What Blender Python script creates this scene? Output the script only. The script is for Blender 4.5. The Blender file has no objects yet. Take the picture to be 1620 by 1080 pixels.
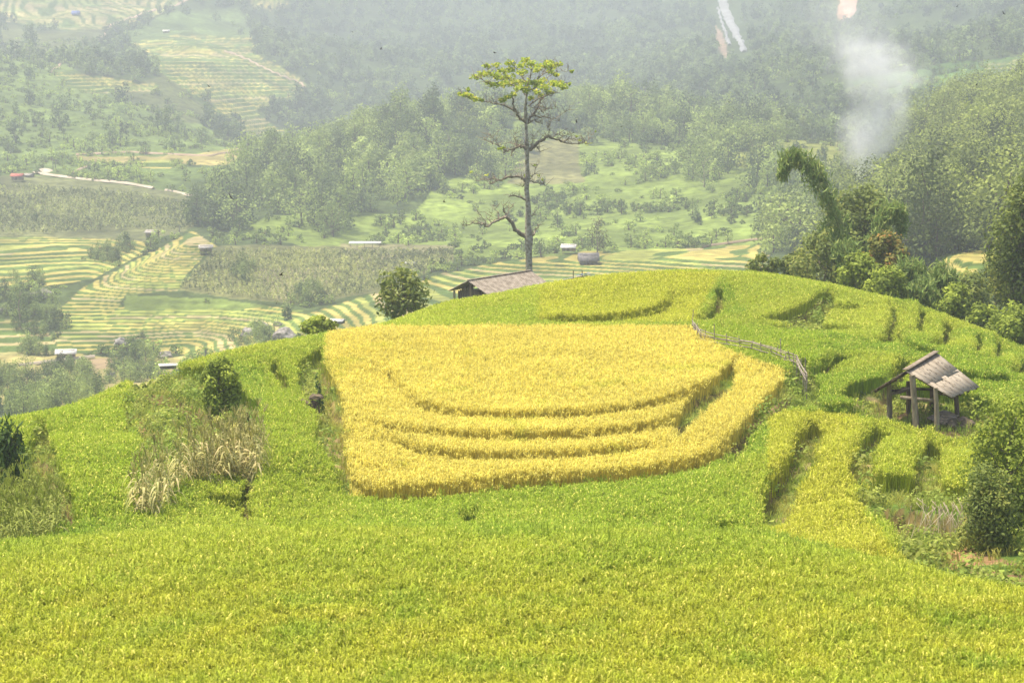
import bpy, bmesh, math, random
import numpy as np
from mathutils import Vector, Matrix, noise as mnoise
rng = np.random.default_rng(7)
random.seed(7)
S = bpy.context.scene
col = S.collection

# ------------------------------------------------------------------ camera, sky, sun, exposure
CZ = 62.0                      # eye height over the valley floor
PITCH = math.radians(8)
FPX = 3023.0                   # focal length in pixels of a 1620 wide frame
cd = bpy.data.cameras.new('camera'); cam = bpy.data.objects.new('camera', cd); col.objects.link(cam)
cam.location = (0, 0, CZ); cam.rotation_euler = (math.radians(90) - PITCH, 0, 0)
cd.sensor_width = 36; cd.lens = 36 * FPX / 1620
cd.clip_start = .5; cd.clip_end = 12000
cd.dof.use_dof = True; cd.dof.focus_distance = 80; cd.dof.aperture_fstop = 2.4
S.camera = cam
SUN_EL, SUN_AZ = math.radians(71), math.radians(-75)    # azimuth from +Y, positive to the right
W = bpy.data.worlds.new('World'); S.world = W; W.use_nodes = True
wn = W.node_tree.nodes; wl = W.node_tree.links
bg = wn['Background']; sky = wn.new('ShaderNodeTexSky'); sky.sky_type = 'NISHITA'; sky.sun_disc = False
sky.sun_elevation = SUN_EL; sky.sun_rotation = SUN_AZ
sky.air_density = 1.3; sky.dust_density = 4.0
wl.new(sky.outputs[0], bg.inputs[0]); bg.inputs[1].default_value = .125
ld = bpy.data.lights.new('sun', 'SUN'); ld.energy = 5.0; ld.angle = math.radians(.6); ld.color = (1, .91, .76)
sun = bpy.data.objects.new('sun', ld); col.objects.link(sun)
sd = Vector((math.sin(SUN_AZ)*math.cos(SUN_EL), math.cos(SUN_AZ)*math.cos(SUN_EL), math.sin(SUN_EL)))
sun.rotation_euler = sd.to_track_quat('Z', 'Y').to_euler(); sun.location = (0, 40, 140)
S.view_settings.view_transform = 'Standard'; S.view_settings.look = 'None'
S.view_settings.exposure = 0.74; S.view_settings.gamma = 1
cy = S.cycles
cy.max_bounces = 8; cy.diffuse_bounces = 4; cy.glossy_bounces = 2; cy.transmission_bounces = 5; cy.transparent_max_bounces = 8
cy.volume_bounces = 2; cy.use_denoising = True; cy.caustics_reflective = False; cy.caustics_refractive = False
cy.volume_step_rate = 1.0; cy.volume_max_steps = 128
try: cy.denoiser = 'OPENIMAGEDENOISE'; cy.denoising_input_passes = 'RGB_ALBEDO_NORMAL'; cy.denoising_prefilter = 'ACCURATE'
except Exception: pass

# ------------------------------------------------------------------ image <-> place helpers
cP, sP = math.cos(PITCH), math.sin(PITCH)
def slope(py):
    v = (540 - np.asarray(py, float)) / FPX
    return (-sP + v*cP) / (cP + v*sP)
def at(px, py, Y):
    """point at distance Y (along +Y) seen in direction px,py; z relative to the eye"""
    v = (540 - py) / FPX; u = (px - 810) / FPX
    k = Y / (cP + v*sP)
    return (u*k, Y, k*(-sP + v*cP))
def project(x, y, z):
    zc = y*cP - z*sP; up = y*sP + z*cP
    zc = np.maximum(zc, 1e-3)
    return 810 + FPX*x/zc, 540 - FPX*up/zc
def hashn(ix, iy, seed):
    h = (ix*374761393 + iy*668265263 + seed*1442695041) & 0xffffffff
    h = ((h ^ (h >> 13))*1274126177) & 0xffffffff
    return ((h ^ (h >> 16)) & 0xffff) / 65535.0
def vnoise(x, y, seed=0):
    x = np.asarray(x, float); y = np.asarray(y, float)
    ix = np.floor(x).astype(np.int64); iy = np.floor(y).astype(np.int64)
    fx = x-ix; fy = y-iy; fx = fx*fx*(3-2*fx); fy = fy*fy*(3-2*fy)
    a = hashn(ix, iy, seed); b = hashn(ix+1, iy, seed); c = hashn(ix, iy+1, seed); d = hashn(ix+1, iy+1, seed)
    return (a*(1-fx)+b*fx)*(1-fy) + (c*(1-fx)+d*fx)*fy
def fbm(x, y, seed=0, o=4):
    s = 0; a = .5; t = 0
    for i in range(o):
        s = s + a*(vnoise(x, y, seed+i*17)-.5)*2; t += a; a *= .5; x = x*2.03+3.1; y = y*2.03+7.7
    return s/t
def inpoly(px, py, poly):
    r = np.zeros(np.shape(px), bool); n = len(poly)
    xs = [p[0] for p in poly]; ys = [p[1] for p in poly]
    bb = (px >= min(xs)) & (px <= max(xs)) & (py >= min(ys)) & (py <= max(ys))
    if not bb.any(): return r
    X = px[bb]; Y = py[bb]; q = np.zeros(X.shape, bool)
    for i in range(n):
        x0, y0 = poly[i]; x1, y1 = poly[(i+1) % n]
        if y0 == y1: continue
        c = ((y0 > Y) != (y1 > Y)) & (X < (x1-x0)*(Y-y0)/(y1-y0)+x0)
        q ^= c
    r[bb] = q
    return r
def sstep(a, b, x):
    t = np.clip((x-a)/(b-a), 0, 1); return t*t*(3-2*t)

# ------------------------------------------------------------------ the near hill: top-of-crop surface T
CT = []
def c3(*pts):
    for p in pts: CT.append(at(*p))
for px in (-250, 100, 450, 810, 1200, 1620, 1880): c3((px, 1080, 27))
c3((-250,872,38),(0,862,38.5),(400,840,39),(800,840,39),(1190,850,39),(1420,897,36.5),(1620,932,34.5),(1850,955,33.5))
c3((-250,885,45),(0,868,45),(400,848,46),(800,850,46),(1190,862,46),(1420,905,42),(1620,945,39),(1850,965,38))
c3((0,845,50),(400,832,51.5),(800,836,52),(1190,840,51.5),(1300,862,48),(1420,880,46),(1560,905,43.5),(1620,890,45))
c3((100,750,58),(60,700,66),(0,664,74),(-250,705,70),(0,770,56),(-250,780,56))
c3((250,740,58),(300,705,61),(230,650,70),(400,700,63),(400,600,80),(230,592,84),(400,550,91),(470,650,71),(560,778,59.5),(560,700,66),(530,640,73),(515,560,84),(530,527,94))
c3((850,760,60.5),(1130,735,62),(800,700,65.5),(800,650,71),(800,580,79.5),(800,517,90),(1050,517,90),(1150,600,76),(1250,590,78),(1100,670,68))
c3((1200,650,70),(1200,720,61),(1300,700,63),(1330,800,54),(1340,645,71),(1400,590,78),(1450,700,64),(1450,765,57),(1520,720,62),(1480,790,54),(1480,702,68.4),(1540,704,68.0),(1425,674,70.0),(1580,672,71))
c3((1300,530,87),(1400,540,85),(1500,560,83),(1620,600,79),(1850,680,74),(1250,500,93),(1400,500,96),(1500,517,97),(1620,567,93),(1900,660,86))
c3((700,481,103),(780,468,105),(860,449,107),(1050,430,109),(1250,441,109),(1400,474,105),(1500,502,103),(1620,552,99),(900,475,99),(1050,470,99),(700,500,96))
for c, Y, z in ((-250,80,-18),(0,84,-16.6),(230,96,-17),(400,102,-17),(520,108,-17),(700,113,-15.8),(860,117,-15),(1050,119,-14.6),(1250,119,-15),(1400,116,-16),(1500,113,-17),(1620,108,-18.6),(1900,100,-21),
                (-250,140,-27),(230,140,-26),(700,140,-25),(1250,140,-25),(1900,140,-27),(810,15,-6.4),(-250,15,-6.4),(1900,15,-6.4),(810,4,-3.2),(-250,4,-3.2),(1900,4,-3.2)):
    CT.append(((c-810)/FPX*Y, Y, z))
CT = np.array(CT); SC = 20.0
def tps(r2): return np.where(r2 > 1e-12, .5*r2*np.log(np.maximum(r2, 1e-12)), 0)
P = CT[:, :2]/SC; nC = len(P)
K = tps(((P[:, None]-P[None])**2).sum(-1)) + np.eye(nC)*.004
A = np.zeros((nC+3, nC+3)); A[:nC, :nC] = K; A[:nC, nC] = 1; A[:nC, nC+1:] = P; A[nC, :nC] = 1; A[nC+1:, :nC] = P.T
sol = np.linalg.solve(A, np.concatenate([CT[:, 2], [0, 0, 0]]))
def T0(x, y):
    x = np.asarray(x, float); sh = x.shape; x = x.ravel()/SC; y = np.asarray(y, float).ravel()/SC
    out = np.full(x.shape, sol[nC]) + sol[nC+1]*x + sol[nC+2]*y
    for i in range(nC): out += sol[i]*tps((x-P[i, 0])**2 + (y-P[i, 1])**2)
    return out.reshape(sh)
def hit0(px, py, Y0=20., Y1=135.):
    Ys = np.arange(Y0, Y1, .1); u = (px-810)/FPX; v = (540-py)/FPX; k = Ys/(cP+v*sP)
    d = k*(-sP+v*cP) - T0(u*k, Ys); i = np.where(d < 0)[0]
    if len(i) == 0: i = [int(np.argmin(np.abs(d)))]
    Y = Ys[i[0]]; kk = Y/(cP+v*sP); return np.array([u*kk, Y])
# terrace edges: points in the picture laid on the ground, point on the upper side, height, strip left bare below, fade length
FA = []
def fault(pts, up, h, gap=.35, L=5.):
    w = np.array([hit0(*p) for p in pts])
    # resample + slight wobble
    seg = [w[0]]
    for a, b in zip(w[:-1], w[1:]):
        n = max(1, int(np.hypot(*(b-a))/1.2))
        for k in range(1, n+1): seg.append(a+(b-a)*k/n)
    seg = np.array(seg)
    for _ in range(2): seg[1:-1] = (seg[:-2]+2*seg[1:-1]+seg[2:])/4
    seg[:, 0] += .22*fbm(seg[:, 0]*.4, seg[:, 1]*.4, 5); seg[:, 1] += .22*fbm(seg[:, 0]*.4, seg[:, 1]*.4, 9)
    FA.append(dict(seg=seg, up=hit0(*up), h=h, gap=gap, L=L))
fault([(545,742),(562,777),(620,777),(720,768),(850,757),(1000,743),(1100,737),(1142,717),(1185,672),(1240,616),(1264,594)], (800,650), .7, .3, 6)
fault([(514,545),(517,600),(545,650),(548,700),(545,742)], (650,620), .45, 1.1, 3)
fault([(556,660),(620,674),(700,682),(800,690),(900,690),(1000,682),(1075,667),(1110,640),(1150,604)], (800,600), .55, .25, 5)
fault([(622,680),(640,707),(700,720),(800,725),(900,720),(1000,710),(1060,692)], (850,700), .5, .2, 4)
fault([(615,565),(625,600),(660,635),(720,654),(800,659),(900,657),(1000,647),(1080,632),(1148,600),(1160,588)], (850,560), .5, .2, 5)
fault([(850,500),(900,505),(980,502),(1040,490),(1066,476),(1056,458)], (950,470), .75, .2, 4)
fault([(1095,507),(1120,490),(1132,470),(1128,450)], (1090,470), .5, .6, 4)
fault([(1190,505),(1230,500),(1272,484),(1300,462),(1312,455)], (1200,460), .6, .4, 4)
fault([(1276,655),(1252,690),(1240,730),(1207,768),(1198,800),(1215,838)], (1180,720), .65, 1.1, 5)
fault([(1378,662),(1348,698),(1335,735),(1350,768)], (1300,700), .55, .95, 4)
fault([(1462,690),(1440,730),(1446,778)], (1400,720), .55, 1.0, 4)
fault([(1425,560),(1402,600),(1372,635)], (1340,600), .8, .6, 4)
fault([(1325,558),(1300,573),(1276,590)], (1280,550), .8, .6, 3)
fault([(1340,785),(1400,782),(1445,780),(1482,796),(1540,800),(1640,790)], (1420,730), 1.1, .4, 4)
fault([(1350,790),(1390,812),(1420,850),(1425,888)], (1300,820), 1.3, .4, 4)
fault([(1402,474),(1406,505),(1398,530),(1380,540)], (1350,510), .7, .5, 3)
fault([(1225,512),(1300,522),(1345,517)], (1280,500), .5, .15, 3)
fault([(1138,520),(1140,505),(1150,480)], (1110,500), .0001, .1, 3)
fault([(1500,585),(1530,600),(1560,590),(1600,600)], (1540,570), .6, .2, 3)
fault([(1425,520),(1435,545),(1470,560),(1495,556)], (1460,530), .55, .25, 3)
fault([(1290,640),(1330,646),(1372,637),(1400,650)], (1330,610), .6, .4, 3)
fault([(1452,482),(1450,505),(1441,532)], (1420,505), .7, .45, 3)
fault([(1492,500),(1482,540),(1468,548)], (1460,520), .8, .6, 3)
fault([(1545,528),(1535,560)], (1510,545), .8, .5, 3)
fault([(1576,530),(1564,570)], (1550,550), .8, .5, 3)
fault([(1612,558),(1600,590)], (1585,575), .8, .6, 3)
fault([(1318,482),(1350,486),(1358,482)], (1335,470), .6, .3, 2.5)
fault([(55,690),(72,720),(90,760),(118,822)], (160,750), 1.0, .9, 4)
fault([(372,640),(412,700),(408,760),(400,800),(402,830)], (470,720), .5, .45, 3)
fault([(335,778),(370,786),(405,795)], (360,760), .5, .2, 2.5)
fault([(443,565),(456,590),(468,612)], (500,585), .5, .5, 2.5)
fault([(205,618),(212,650),(215,685)], (260,650), 1.0, .4, 3)
fault([(205,625),(250,612),(330,640),(370,652)], (300,595), 1.2, .3, 3)
def faults(x, y):
    """height offset, distance to the nearest edge on its lower side, bare width there, upper-side closeness"""
    x = np.asarray(x, float); y = np.asarray(y, float); off = np.zeros(x.shape); low = np.full(x.shape, 9.); riser = np.zeros(x.shape)
    for f in FA:
        s = f['seg']; L = f['L']; m = (x > s[:, 0].min()-L) & (x < s[:, 0].max()+L) & (y > s[:, 1].min()-L) & (y < s[:, 1].max()+L)
        if not m.any(): continue
        X = x[m]; Y = y[m]; best = np.full(X.shape, 1e9); sg = np.zeros(X.shape); tt = np.zeros(X.shape); n = len(s)-1
        def side(P0, P1, A_, B_): return (P1[0]-P0[0])*(B_-P0[1]) - (P1[1]-P0[1])*(A_-P0[0])
        for i in range(n):
            a = s[i]; b = s[i+1]; d = b-a; l2 = d@d+1e-9
            t = np.clip(((X-a[0])*d[0]+(Y-a[1])*d[1])/l2, 0, 1); dd = (X-a[0]-t*d[0])**2+(Y-a[1]-t*d[1])**2
            k = dd < best; best[k] = dd[k]; sg[k] = np.sign(side(a, b, X, Y))[k]; tt[k] = (i+t[k])/n
        u = f['up']; bi = int(np.argmin(((s[:-1]+s[1:])/2-u)[:, 0]**2 + ((s[:-1]+s[1:])/2-u)[:, 1]**2))
        us = np.sign(side(s[bi], s[bi+1], u[0], u[1])); D = np.sqrt(best)*sg*us
        endf = np.clip(np.minimum(tt, 1-tt)*8+.12, 0, 1)
        # distance beyond the ends kills the step
        fade = np.exp(-(np.abs(D)/L*2.2)**1.5)
        up_ = sstep(-.12, .12, D) - .5
        off[m] += f['h']*.66*endf*up_*fade
        wv = np.where((D < -.06), -D/(f['gap']*np.clip(endf, .15, 1)), 9.); wv = np.where(endf > .2, wv, 9.)
        low[m] = np.minimum(low[m], wv)
        riser[m] = np.maximum(riser[m], ((D > -.2) & (D < .15))*endf)
    return off, low, riser
YELLOW = [(515,530),(540,516),(800,513),(1095,516),(1150,552),(1262,590),(1262,596),(1240,616),(1140,720),(1100,740),(850,760),(620,782),(560,782),(545,742),(549,700),(545,650),(517,600)]
BARE = dict(
 weed_bank=[(203,612),(235,600),(330,602),(378,645),(335,690),(255,728),(215,690)],
 corn_dry=[(218,800),(222,745),(290,690),(345,652),(385,640),(414,662),(408,748),(280,757),(240,805)],
 corn_green=[(-300,735),(92,732),(108,800),(70,850),(-50,866),(-300,880)],
 left_strip=[(52,688),(80,700),(100,780),(126,826),(100,832),(60,740)],
 stump=[(468,600),(495,580),(520,610),(522,660),(480,640)],
 strip_left=[(500,600),(517,600),(545,650),(548,700),(545,742),(562,780),(540,778),(532,700),(520,650)],
 strip_y=[(1165,586),(1150,600),(1080,664),(1062,692),(1078,690),(1112,655),(1165,608)],
 weed_mid=[(1264,590),(1240,616),(1182,680),(1142,738),(1165,728),(1205,672),(1250,645),(1305,642),(1292,618),(1278,588)],
 weed_bank_r=[(1340,784),(1440,782),(1482,797),(1540,802),(1700,780),(1700,945),(1500,915),(1428,888),(1405,825)],
 weed_top=[(1205,503),(1262,483),(1302,458),(1325,470),(1303,518),(1230,510)],
 hut_site=[(1392,645),(1500,655),(1545,660),(1552,690),(1500,692),(1470,672),(1400,660)])
def Tfull(x, y):
    o, low, ri = faults(x, y); return T0(x, y)+o, low, ri
CROP = .72
def nearG(x, y):
    """ground height on the near hill (relative to the eye), bare mask, riser"""
    t, low, ri = Tfull(x, y); px, py = project(x, y, t)
    rel = fbm(np.asarray(x)*.6, np.asarray(y)*.6, 3)*.05
    e = np.hypot((x-16.0)/2.9, (y-73.6)/3.0); pad = 1-sstep(.8, 1.12, e); rel = rel+pad*(-13.5+CROP-t); low = np.where(e < 1.08, .5, low)
    return t-CROP+rel, low, ri, px, py
def inbare(px, py, gx, gy, k):
    """a bare plot is kept clear wherever crop would stand in it or hide its upper edge"""
    p = BARE[k]; m = inpoly(px, py, p)
    if k != 'weed_top': m |= inpoly(gx, gy, p)
    if k in ('strip_y', 'weed_mid', 'weed_bank_r', 'strip_left', 'stump', 'left_strip'): m |= inpoly((px+gx)/2, (py+gy)/2, p)
    return m
def ground(x, y):
    return float(nearG(np.array([x]), np.array([y]))[0][0])
# ------------------------------------------------------------------ the far country: feature lines per column
CC = [-400, 0, 150, 300, 450, 600, 750, 900, 1050, 1200, 1350, 1500, 1620, 2050]
NODES = {
-400:[(112,780),(200,720),(290,650),(350,565),(385,485),(410,448),(480,384),(560,290),(620,262),(720,205),(850,130),(1000,90),(1250,30),(1650,-170)],
0:[(112,750),(200,700),(295,645),(350,565),(385,485),(410,448),(480,384),(560,290),(620,266),(720,205),(850,125),(1000,88),(1250,32),(1650,-170)],
150:[(112,710),(200,665),(310,612),(350,565),(400,460),(420,442),(480,386),(560,298),(630,256),(730,195),(860,125),(1050,78),(1300,27),(1650,-170)],
300:[(112,680),(210,630),(330,590),(365,545),(430,378),(455,383),(490,368),(565,300),(640,250),(760,205),(880,135),(1080,84),(1350,32),(1700,-170)],
450:[(118,650),(210,600),(335,563),(370,505),(430,412),(460,388),(490,365),(540,305),(600,262),(720,275),(900,235),(1080,130),(1350,62),(1750,-170)],
600:[(118,620),(210,560),(340,515),(380,472),(432,425),(465,402),(500,378),(560,290),(630,200),(790,235),(1050,160),(1300,105),(1500,52),(1850,-170)],
750:[(118,600),(210,540),(350,495),(385,457),(420,415),(460,392),(510,365),(575,275),(650,178),(820,220),(1100,150),(1350,98),(1550,52),(1900,-170)],
900:[(120,590),(210,530),(365,475),(392,443),(416,412),(455,390),(510,350),(590,262),(700,165),(830,205),(1080,135),(1320,92),(1550,48),(1900,-170)],
1050:[(120,590),(210,530),(365,462),(392,433),(412,408),(445,390),(510,340),(590,245),(700,182),(820,205),(1040,135),(1250,88),(1480,42),(1800,-170)],
1200:[(120,600),(210,530),(365,462),(392,428),(410,405),(445,385),(510,312),(590,228),(680,200),(800,178),(980,115),(1150,72),(1380,22),(1700,-170)],
1350:[(118,620),(200,560),(300,450),(360,405),(400,375),(450,345),(520,295),(610,225),(700,195),(800,165),(950,108),(1120,62),(1330,12),(1600,-170)],
1500:[(114,650),(170,560),(210,442),(225,402),(262,395),(330,345),(400,275),(470,215),(580,200),(720,150),(880,95),(1030,52),(1230,2),(1500,-170)],
1620:[(110,690),(160,600),(200,452),(225,408),(262,395),(320,320),(380,245),(440,190),(550,190),(680,138),(830,82),(980,32),(1180,-18),(1450,-170)],
2050:[(105,760),(160,640),(200,470),(225,430),(262,400),(320,300),(380,220),(440,170),(550,160),(680,110),(830,60),(980,10),(1180,-40),(1450,-170)]}
cg = np.arange(-460, 2110, 8.); yg = np.exp(np.linspace(math.log(105), math.log(2300), 620))
NA = np.array([NODES[c] for c in CC], float)
Hm = np.zeros((len(cg), len(yg)))
for i, c in enumerate(cg):
    Yk = np.array([np.interp(c, CC, NA[:, k, 0]) for k in range(14)]); pk = np.array([np.interp(c, CC, NA[:, k, 1]) for k in range(14)])
    zk = slope(pk)*Yk
    sl = (zk[-1]-zk[-2])/(Yk[-1]-Yk[-2])
    Hm[i] = np.interp(yg, Yk, zk); b = yg > Yk[-1]; Hm[i][b] = zk[-1]+sl*.5*(yg[b]-Yk[-1])
def blur(a, r, ax):
    k = np.exp(-np.linspace(-2, 2, 2*r+1)**2); k /= k.sum()
    ap = np.pad(a, [(r, r) if q == ax else (0, 0) for q in (0, 1)], 'edge'); out = 0
    for j, w in enumerate(k):
        out = out + w*(ap[j:j+a.shape[0]] if ax == 0 else ap[:, j:j+a.shape[1]])
    return out
Hm = blur(blur(Hm, 7, 0), 4, 1)
lyg = np.log(yg)
def bgraw(x, y):
    x = np.asarray(x, float); y = np.asarray(y, float)
    c = 810+FPX*x/np.maximum(y*1.003, 1); ci = np.clip((c-cg[0])/8., 0, len(cg)-1.001); yi = np.clip((np.log(np.maximum(y, 1))-lyg[0])/(lyg[1]-lyg[0]), 0, len(yg)-1.001)
    i = ci.astype(int); j = yi.astype(int); a = ci-i; b = yi-j
    z = (Hm[i, j]*(1-a)+Hm[i+1, j]*a)*(1-b)+(Hm[i, j+1]*(1-a)+Hm[i+1, j+1]*a)*b
    wn_ = sstep(480, 900, y)
    z = z + fbm(x/22, y/22, 11, 3)*.35*sstep(150, 300, y) + wn_*(fbm(x/130+4, y/130, 21, 4)*15 + 5*(.5-np.abs(fbm(x/60, y/90, 31, 3)))) + sstep(850,1200,y)*fbm(x/300, y/300, 77, 3)*16
    return z
# terraced slopes: polygon in the picture, step height, kind of field
RICE, PALE, OLD, GRN = (.45,.39,.12), (.45,.38,.19), (.33,.31,.13), (.11,.17,.045)
TER = [
 ([(-300,-60),(300,-60),(285,5),(205,45),(110,48),(55,44),(0,30),(-300,30)], 1.7, OLD, (144,2500)),
 ([(200,70),(280,55),(400,60),(405,85),(480,130),(482,142),(430,165),(400,175),(458,212),(450,228),(395,225),(372,190),(340,180),(330,160),(290,140),(240,105)], 1.9, RICE, (648,2500)),
 ([(85,112),(190,125),(250,135),(240,145),(150,148),(110,140)], 1.4, RICE, (576,2500)),
 ([(205,250),(285,252),(270,268),(215,264)], 1.2, RICE, (360,1200)),
 ([(-300,372),(60,374),(225,380),(240,392),(150,440),(0,462),(-300,470)], .32, RICE, (216,800)),
 ([(-300,500),(60,505),(95,560),(-300,570)], .8, OLD, (216,600)),
 ([(305,365),(345,388),(325,402),(290,440),(282,458),(200,466),(190,478),(200,490),(350,488),(440,484),(480,498),(600,462),(700,432),(790,415),(950,398),(1080,405),(1200,400),(1216,425),(900,460),(700,500),(560,545),(400,570),(300,562),(240,552),(90,560),(78,500),(130,455),(220,408)], .4, RICE, (216,640)),
 ([(900,398),(1200,388),(1215,404),(1060,408),(960,412)], .4, RICE, (216,640)),
 ([(1476,414),(1566,389),(1562,424),(1500,448)], .55, RICE, (150,300)),
 ([(1560,97),(1625,93),(1700,95),(1700,132),(1550,126)], 1.6, OLD, (360,2500)),
 ([(395,0),(450,-5),(455,14),(400,14)], 1.8, RICE, (648,2500)),
]
PAINT = [  # plain fields: polygon, colour, Y range
 ([(-400,80),(100,100),(180,150),(300,180),(385,240),(300,252),(120,262),(-400,290)], (.15,.21,.06), (576,1300)),
 ([(0,35),(60,50),(165,45),(170,60),(100,95),(0,90)], (.13,.15,.06), (576,1800)),
 ([(190,60),(260,20),(380,10),(400,60),(280,58),(205,72)], (.13,.19,.06), (648,1900)),
 ([(180,150),(260,115),(320,165),(370,200),(260,190)], (.11,.13,.05), (648,1900)),
 ([(115,248),(300,246),(458,224),(462,238),(360,262),(120,256)], (.36,.31,.12), (504,1100)),
 ([(0,262),(130,262),(410,268),(400,320),(330,318),(70,282),(0,285)], (.12,.17,.05), (432,1000)),
 ([(-400,285),(70,280),(210,292),(330,316),(318,352),(290,368),(220,382),(60,374),(-400,372)], (.15,.165,.075), (360,900)),
 ([(640,405),(560,400),(480,390),(372,372),(420,345),(500,332),(560,335),(650,340),(690,295),(780,260),(830,160),(900,190),(1000,215),(1100,240),(1260,230),(1340,255),(1340,330),(1235,370),(1216,402),(1000,412),(900,408)], (.20,.27,.065), (288,1000)),
 ([(1110,226),(1340,212),(1345,262),(1250,272),(1150,262)], (.24,.27,.06), (360,900)),
 ([(835,228),(912,215),(922,290),(800,292)], (.20,.20,.09), (360,900)),
 ([(345,388),(540,390),(718,390),(716,415),(600,462),(480,482),(360,470),(282,457)], (.17,.18,.075), (216,700)),
 ([(540,388),(718,388),(716,412),(560,440)], (.24,.23,.12), (216,700)),
 ([(400,425),(540,420),(530,460),(440,475)], (.24,.23,.12), (216,700)),
 ([(200,466),(350,472),(480,492),(440,502),(300,512),(195,492)], (.17,.23,.06), (216,700)),
 ([(-300,562),(150,562),(310,566),(250,602),(160,640),(100,650),(-300,620)], (.42,.37,.15), (216,600)),
 ([(90,572),(200,560),(220,572),(150,585)], (.45,.34,.2), (216,600)),
 ([(1340,130),(1500,100),(1620,88),(1700,88),(1700,150),(1500,150),(1400,165)], (.10,.18,.045), (432,1600)),
 ([(1322,-20),(1350,-20),(1346,30),(1335,38),(1326,25)], (.55,.33,.22), (648,2500)),
 ([(1130,40),(1140,85),(1148,92),(1156,90),(1143,50)], (.36,.26,.19), (648,2500)),
]
def bgz(x, y, col_=False):
    x = np.asarray(x, float); y = np.asarray(y, float); z = bgraw(x, y); px, py = project(x, y, z)
    jx = px+6*fbm(x/9+y/40, y/30, 41, 2); jy = py+2.5*fbm(x/12, y/20, 43, 2)
    C = None
    if col_:
        C = np.empty(x.shape+(3,)); C[:] = (.07, .10, .035)
        for poly, cc, (a, b) in PAINT:
            m = inpoly(jx, jy, poly) & (y > a) & (y < b); C[m] = cc
    tm = np.zeros(x.shape)
    for poly, st, cc, (a, b) in TER:
        m = inpoly(jx, jy, poly) & (y > a) & (y < b)
        if not m.any(): continue
        X = x[m]; Y = y[m]; zz = z[m]
        w = fbm(X/60+st*9, Y/60, 51, 2)*st*(.7 if st < 1 else .35)
        q = (zz+w)/st; fl = np.floor(q); fr = q-fl
        z[m] = (fl + sstep(.55, .97, fr))*st - w
        tm[m] = 1
        if col_:
            tr = np.array(cc)[None]*(1+.25*fbm(X/6, Y/18, 61, 2)[:, None]); al = hashn(fl.astype(np.int64), (X/40).astype(np.int64), 5)
            tr = np.where((al > .8)[:, None], tr*np.array([.75,.95,.8]), tr); tr = np.where((al < .18)[:, None], np.array(PALE)[None]*.95, tr)
            ris = (fr > .55) & (fr < .97)
            C[m] = np.where(ris[:, None], np.array(GRN)[None], tr)
    return z, C, tm
def bgh(x, y): return float(bgz(np.array([x]), np.array([y]))[0][0])
def hitbg(px, py, Y0=150., Y1=2250., first=True):
    Ys = np.exp(np.linspace(math.log(Y0), math.log(Y1), 1500)); u = (px-810)/FPX; v = (540-py)/FPX; k = Ys/(cP+v*sP)
    d = k*(-sP+v*cP) - bgz(u*k, Ys)[0]; i = np.where(d < 0)[0]
    if len(i) == 0: return None
    Y = Ys[i[0]]; kk = Y/(cP+v*sP); return (u*kk, Y, bgh(u*kk, Y))
def W3(p, dz=0.): return Vector((p[0], p[1], p[2]+CZ+dz))

# ------------------------------------------------------------------ mesh + material helpers
def tag(o, label=None, cat=None, group=None, kind=None):
    if label: o['label'] = label
    if cat: o['category'] = cat
    if group: o['group'] = group
    if kind: o['kind'] = kind
    return o
def npmesh(name, V, F, mats=(), mi=None, smooth=False, colr=None, parent=None, fcol=None):
    """V (n,3), F (m,k) all same k, or list of arrays"""
    me = bpy.data.meshes.new(name); V = np.asarray(V, np.float32)
    Fs = F if isinstance(F, list) else [F]
    Fs = [np.asarray(f, np.int32) for f in Fs if len(f)]
    me.vertices.add(len(V)); me.vertices.foreach_set('co', V.ravel())
    nl = sum(f.size for f in Fs); nf = sum(len(f) for f in Fs)
    me.loops.add(nl); me.loops.foreach_set('vertex_index', np.concatenate([f.ravel() for f in Fs]))
    me.polygons.add(nf); tot = np.concatenate([np.full(len(f), f.shape[1], np.int32) for f in Fs]); st = np.concatenate([[0], np.cumsum(tot)[:-1]]).astype(np.int32)
    me.polygons.foreach_set('loop_start', st); me.polygons.foreach_set('loop_total', tot)
    if smooth: me.polygons.foreach_set('use_smooth', np.ones(nf, bool))
    for m in mats: me.materials.append(m)
    if mi is not None: me.polygons.foreach_set('material_index', np.asarray(mi, np.int32))
    me.update(calc_edges=True); me.validate(clean_customdata=False)
    if colr is not None:
        a = me.color_attributes.new('Col', 'FLOAT_COLOR', 'POINT')
        a.data.foreach_set('color', np.concatenate([colr, np.ones((len(colr), 1))], 1).astype(np.float32).ravel())
    if fcol is not None:
        a = me.attributes.new('fc', 'FLOAT', 'FACE'); a.data.foreach_set('value', np.asarray(fcol, np.float32))
    o = bpy.data.objects.new(name, me)
    if parent is not None: o.parent = parent
    return o
def link(o): col.objects.link(o); return o
def grid_faces(n, m):
    i = np.arange(n-1)[:, None]*m + np.arange(m-1)[None]; i = i.ravel()
    return np.stack([i, i+m, i+m+1, i+1], 1)
def nodes(m):
    m.use_nodes = True; nt = m.node_tree; return nt, nt.nodes['Principled BSDF']
def N(nt, t, **kw):
    n = nt.nodes.new(t)
    for k, v in kw.items():
        if hasattr(n, k): setattr(n, k, v)
        else: n.inputs[k].default_value = v
    return n
def mixc(nt, fac, a, b, mode='MIX'):
    n = nt.nodes.new('ShaderNodeMix'); n.data_type = 'RGBA'; n.blend_type = mode
    for s, v in ((n.inputs[0], fac), (n.inputs[6], a), (n.inputs[7], b)):
        if hasattr(v, 'is_linked') or hasattr(v, 'links'): nt.links.new(v, s)
        elif isinstance(v, (int, float)): s.default_value = v
        else: s.default_value = (*v, 1)
    return n.outputs[2]
def ramp(nt, src, a, b):
    r = nt.nodes.new('ShaderNodeMapRange'); r.inputs[1].default_value = a; r.inputs[2].default_value = b; nt.links.new(src, r.inputs[0]); return r.outputs[0]
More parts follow.
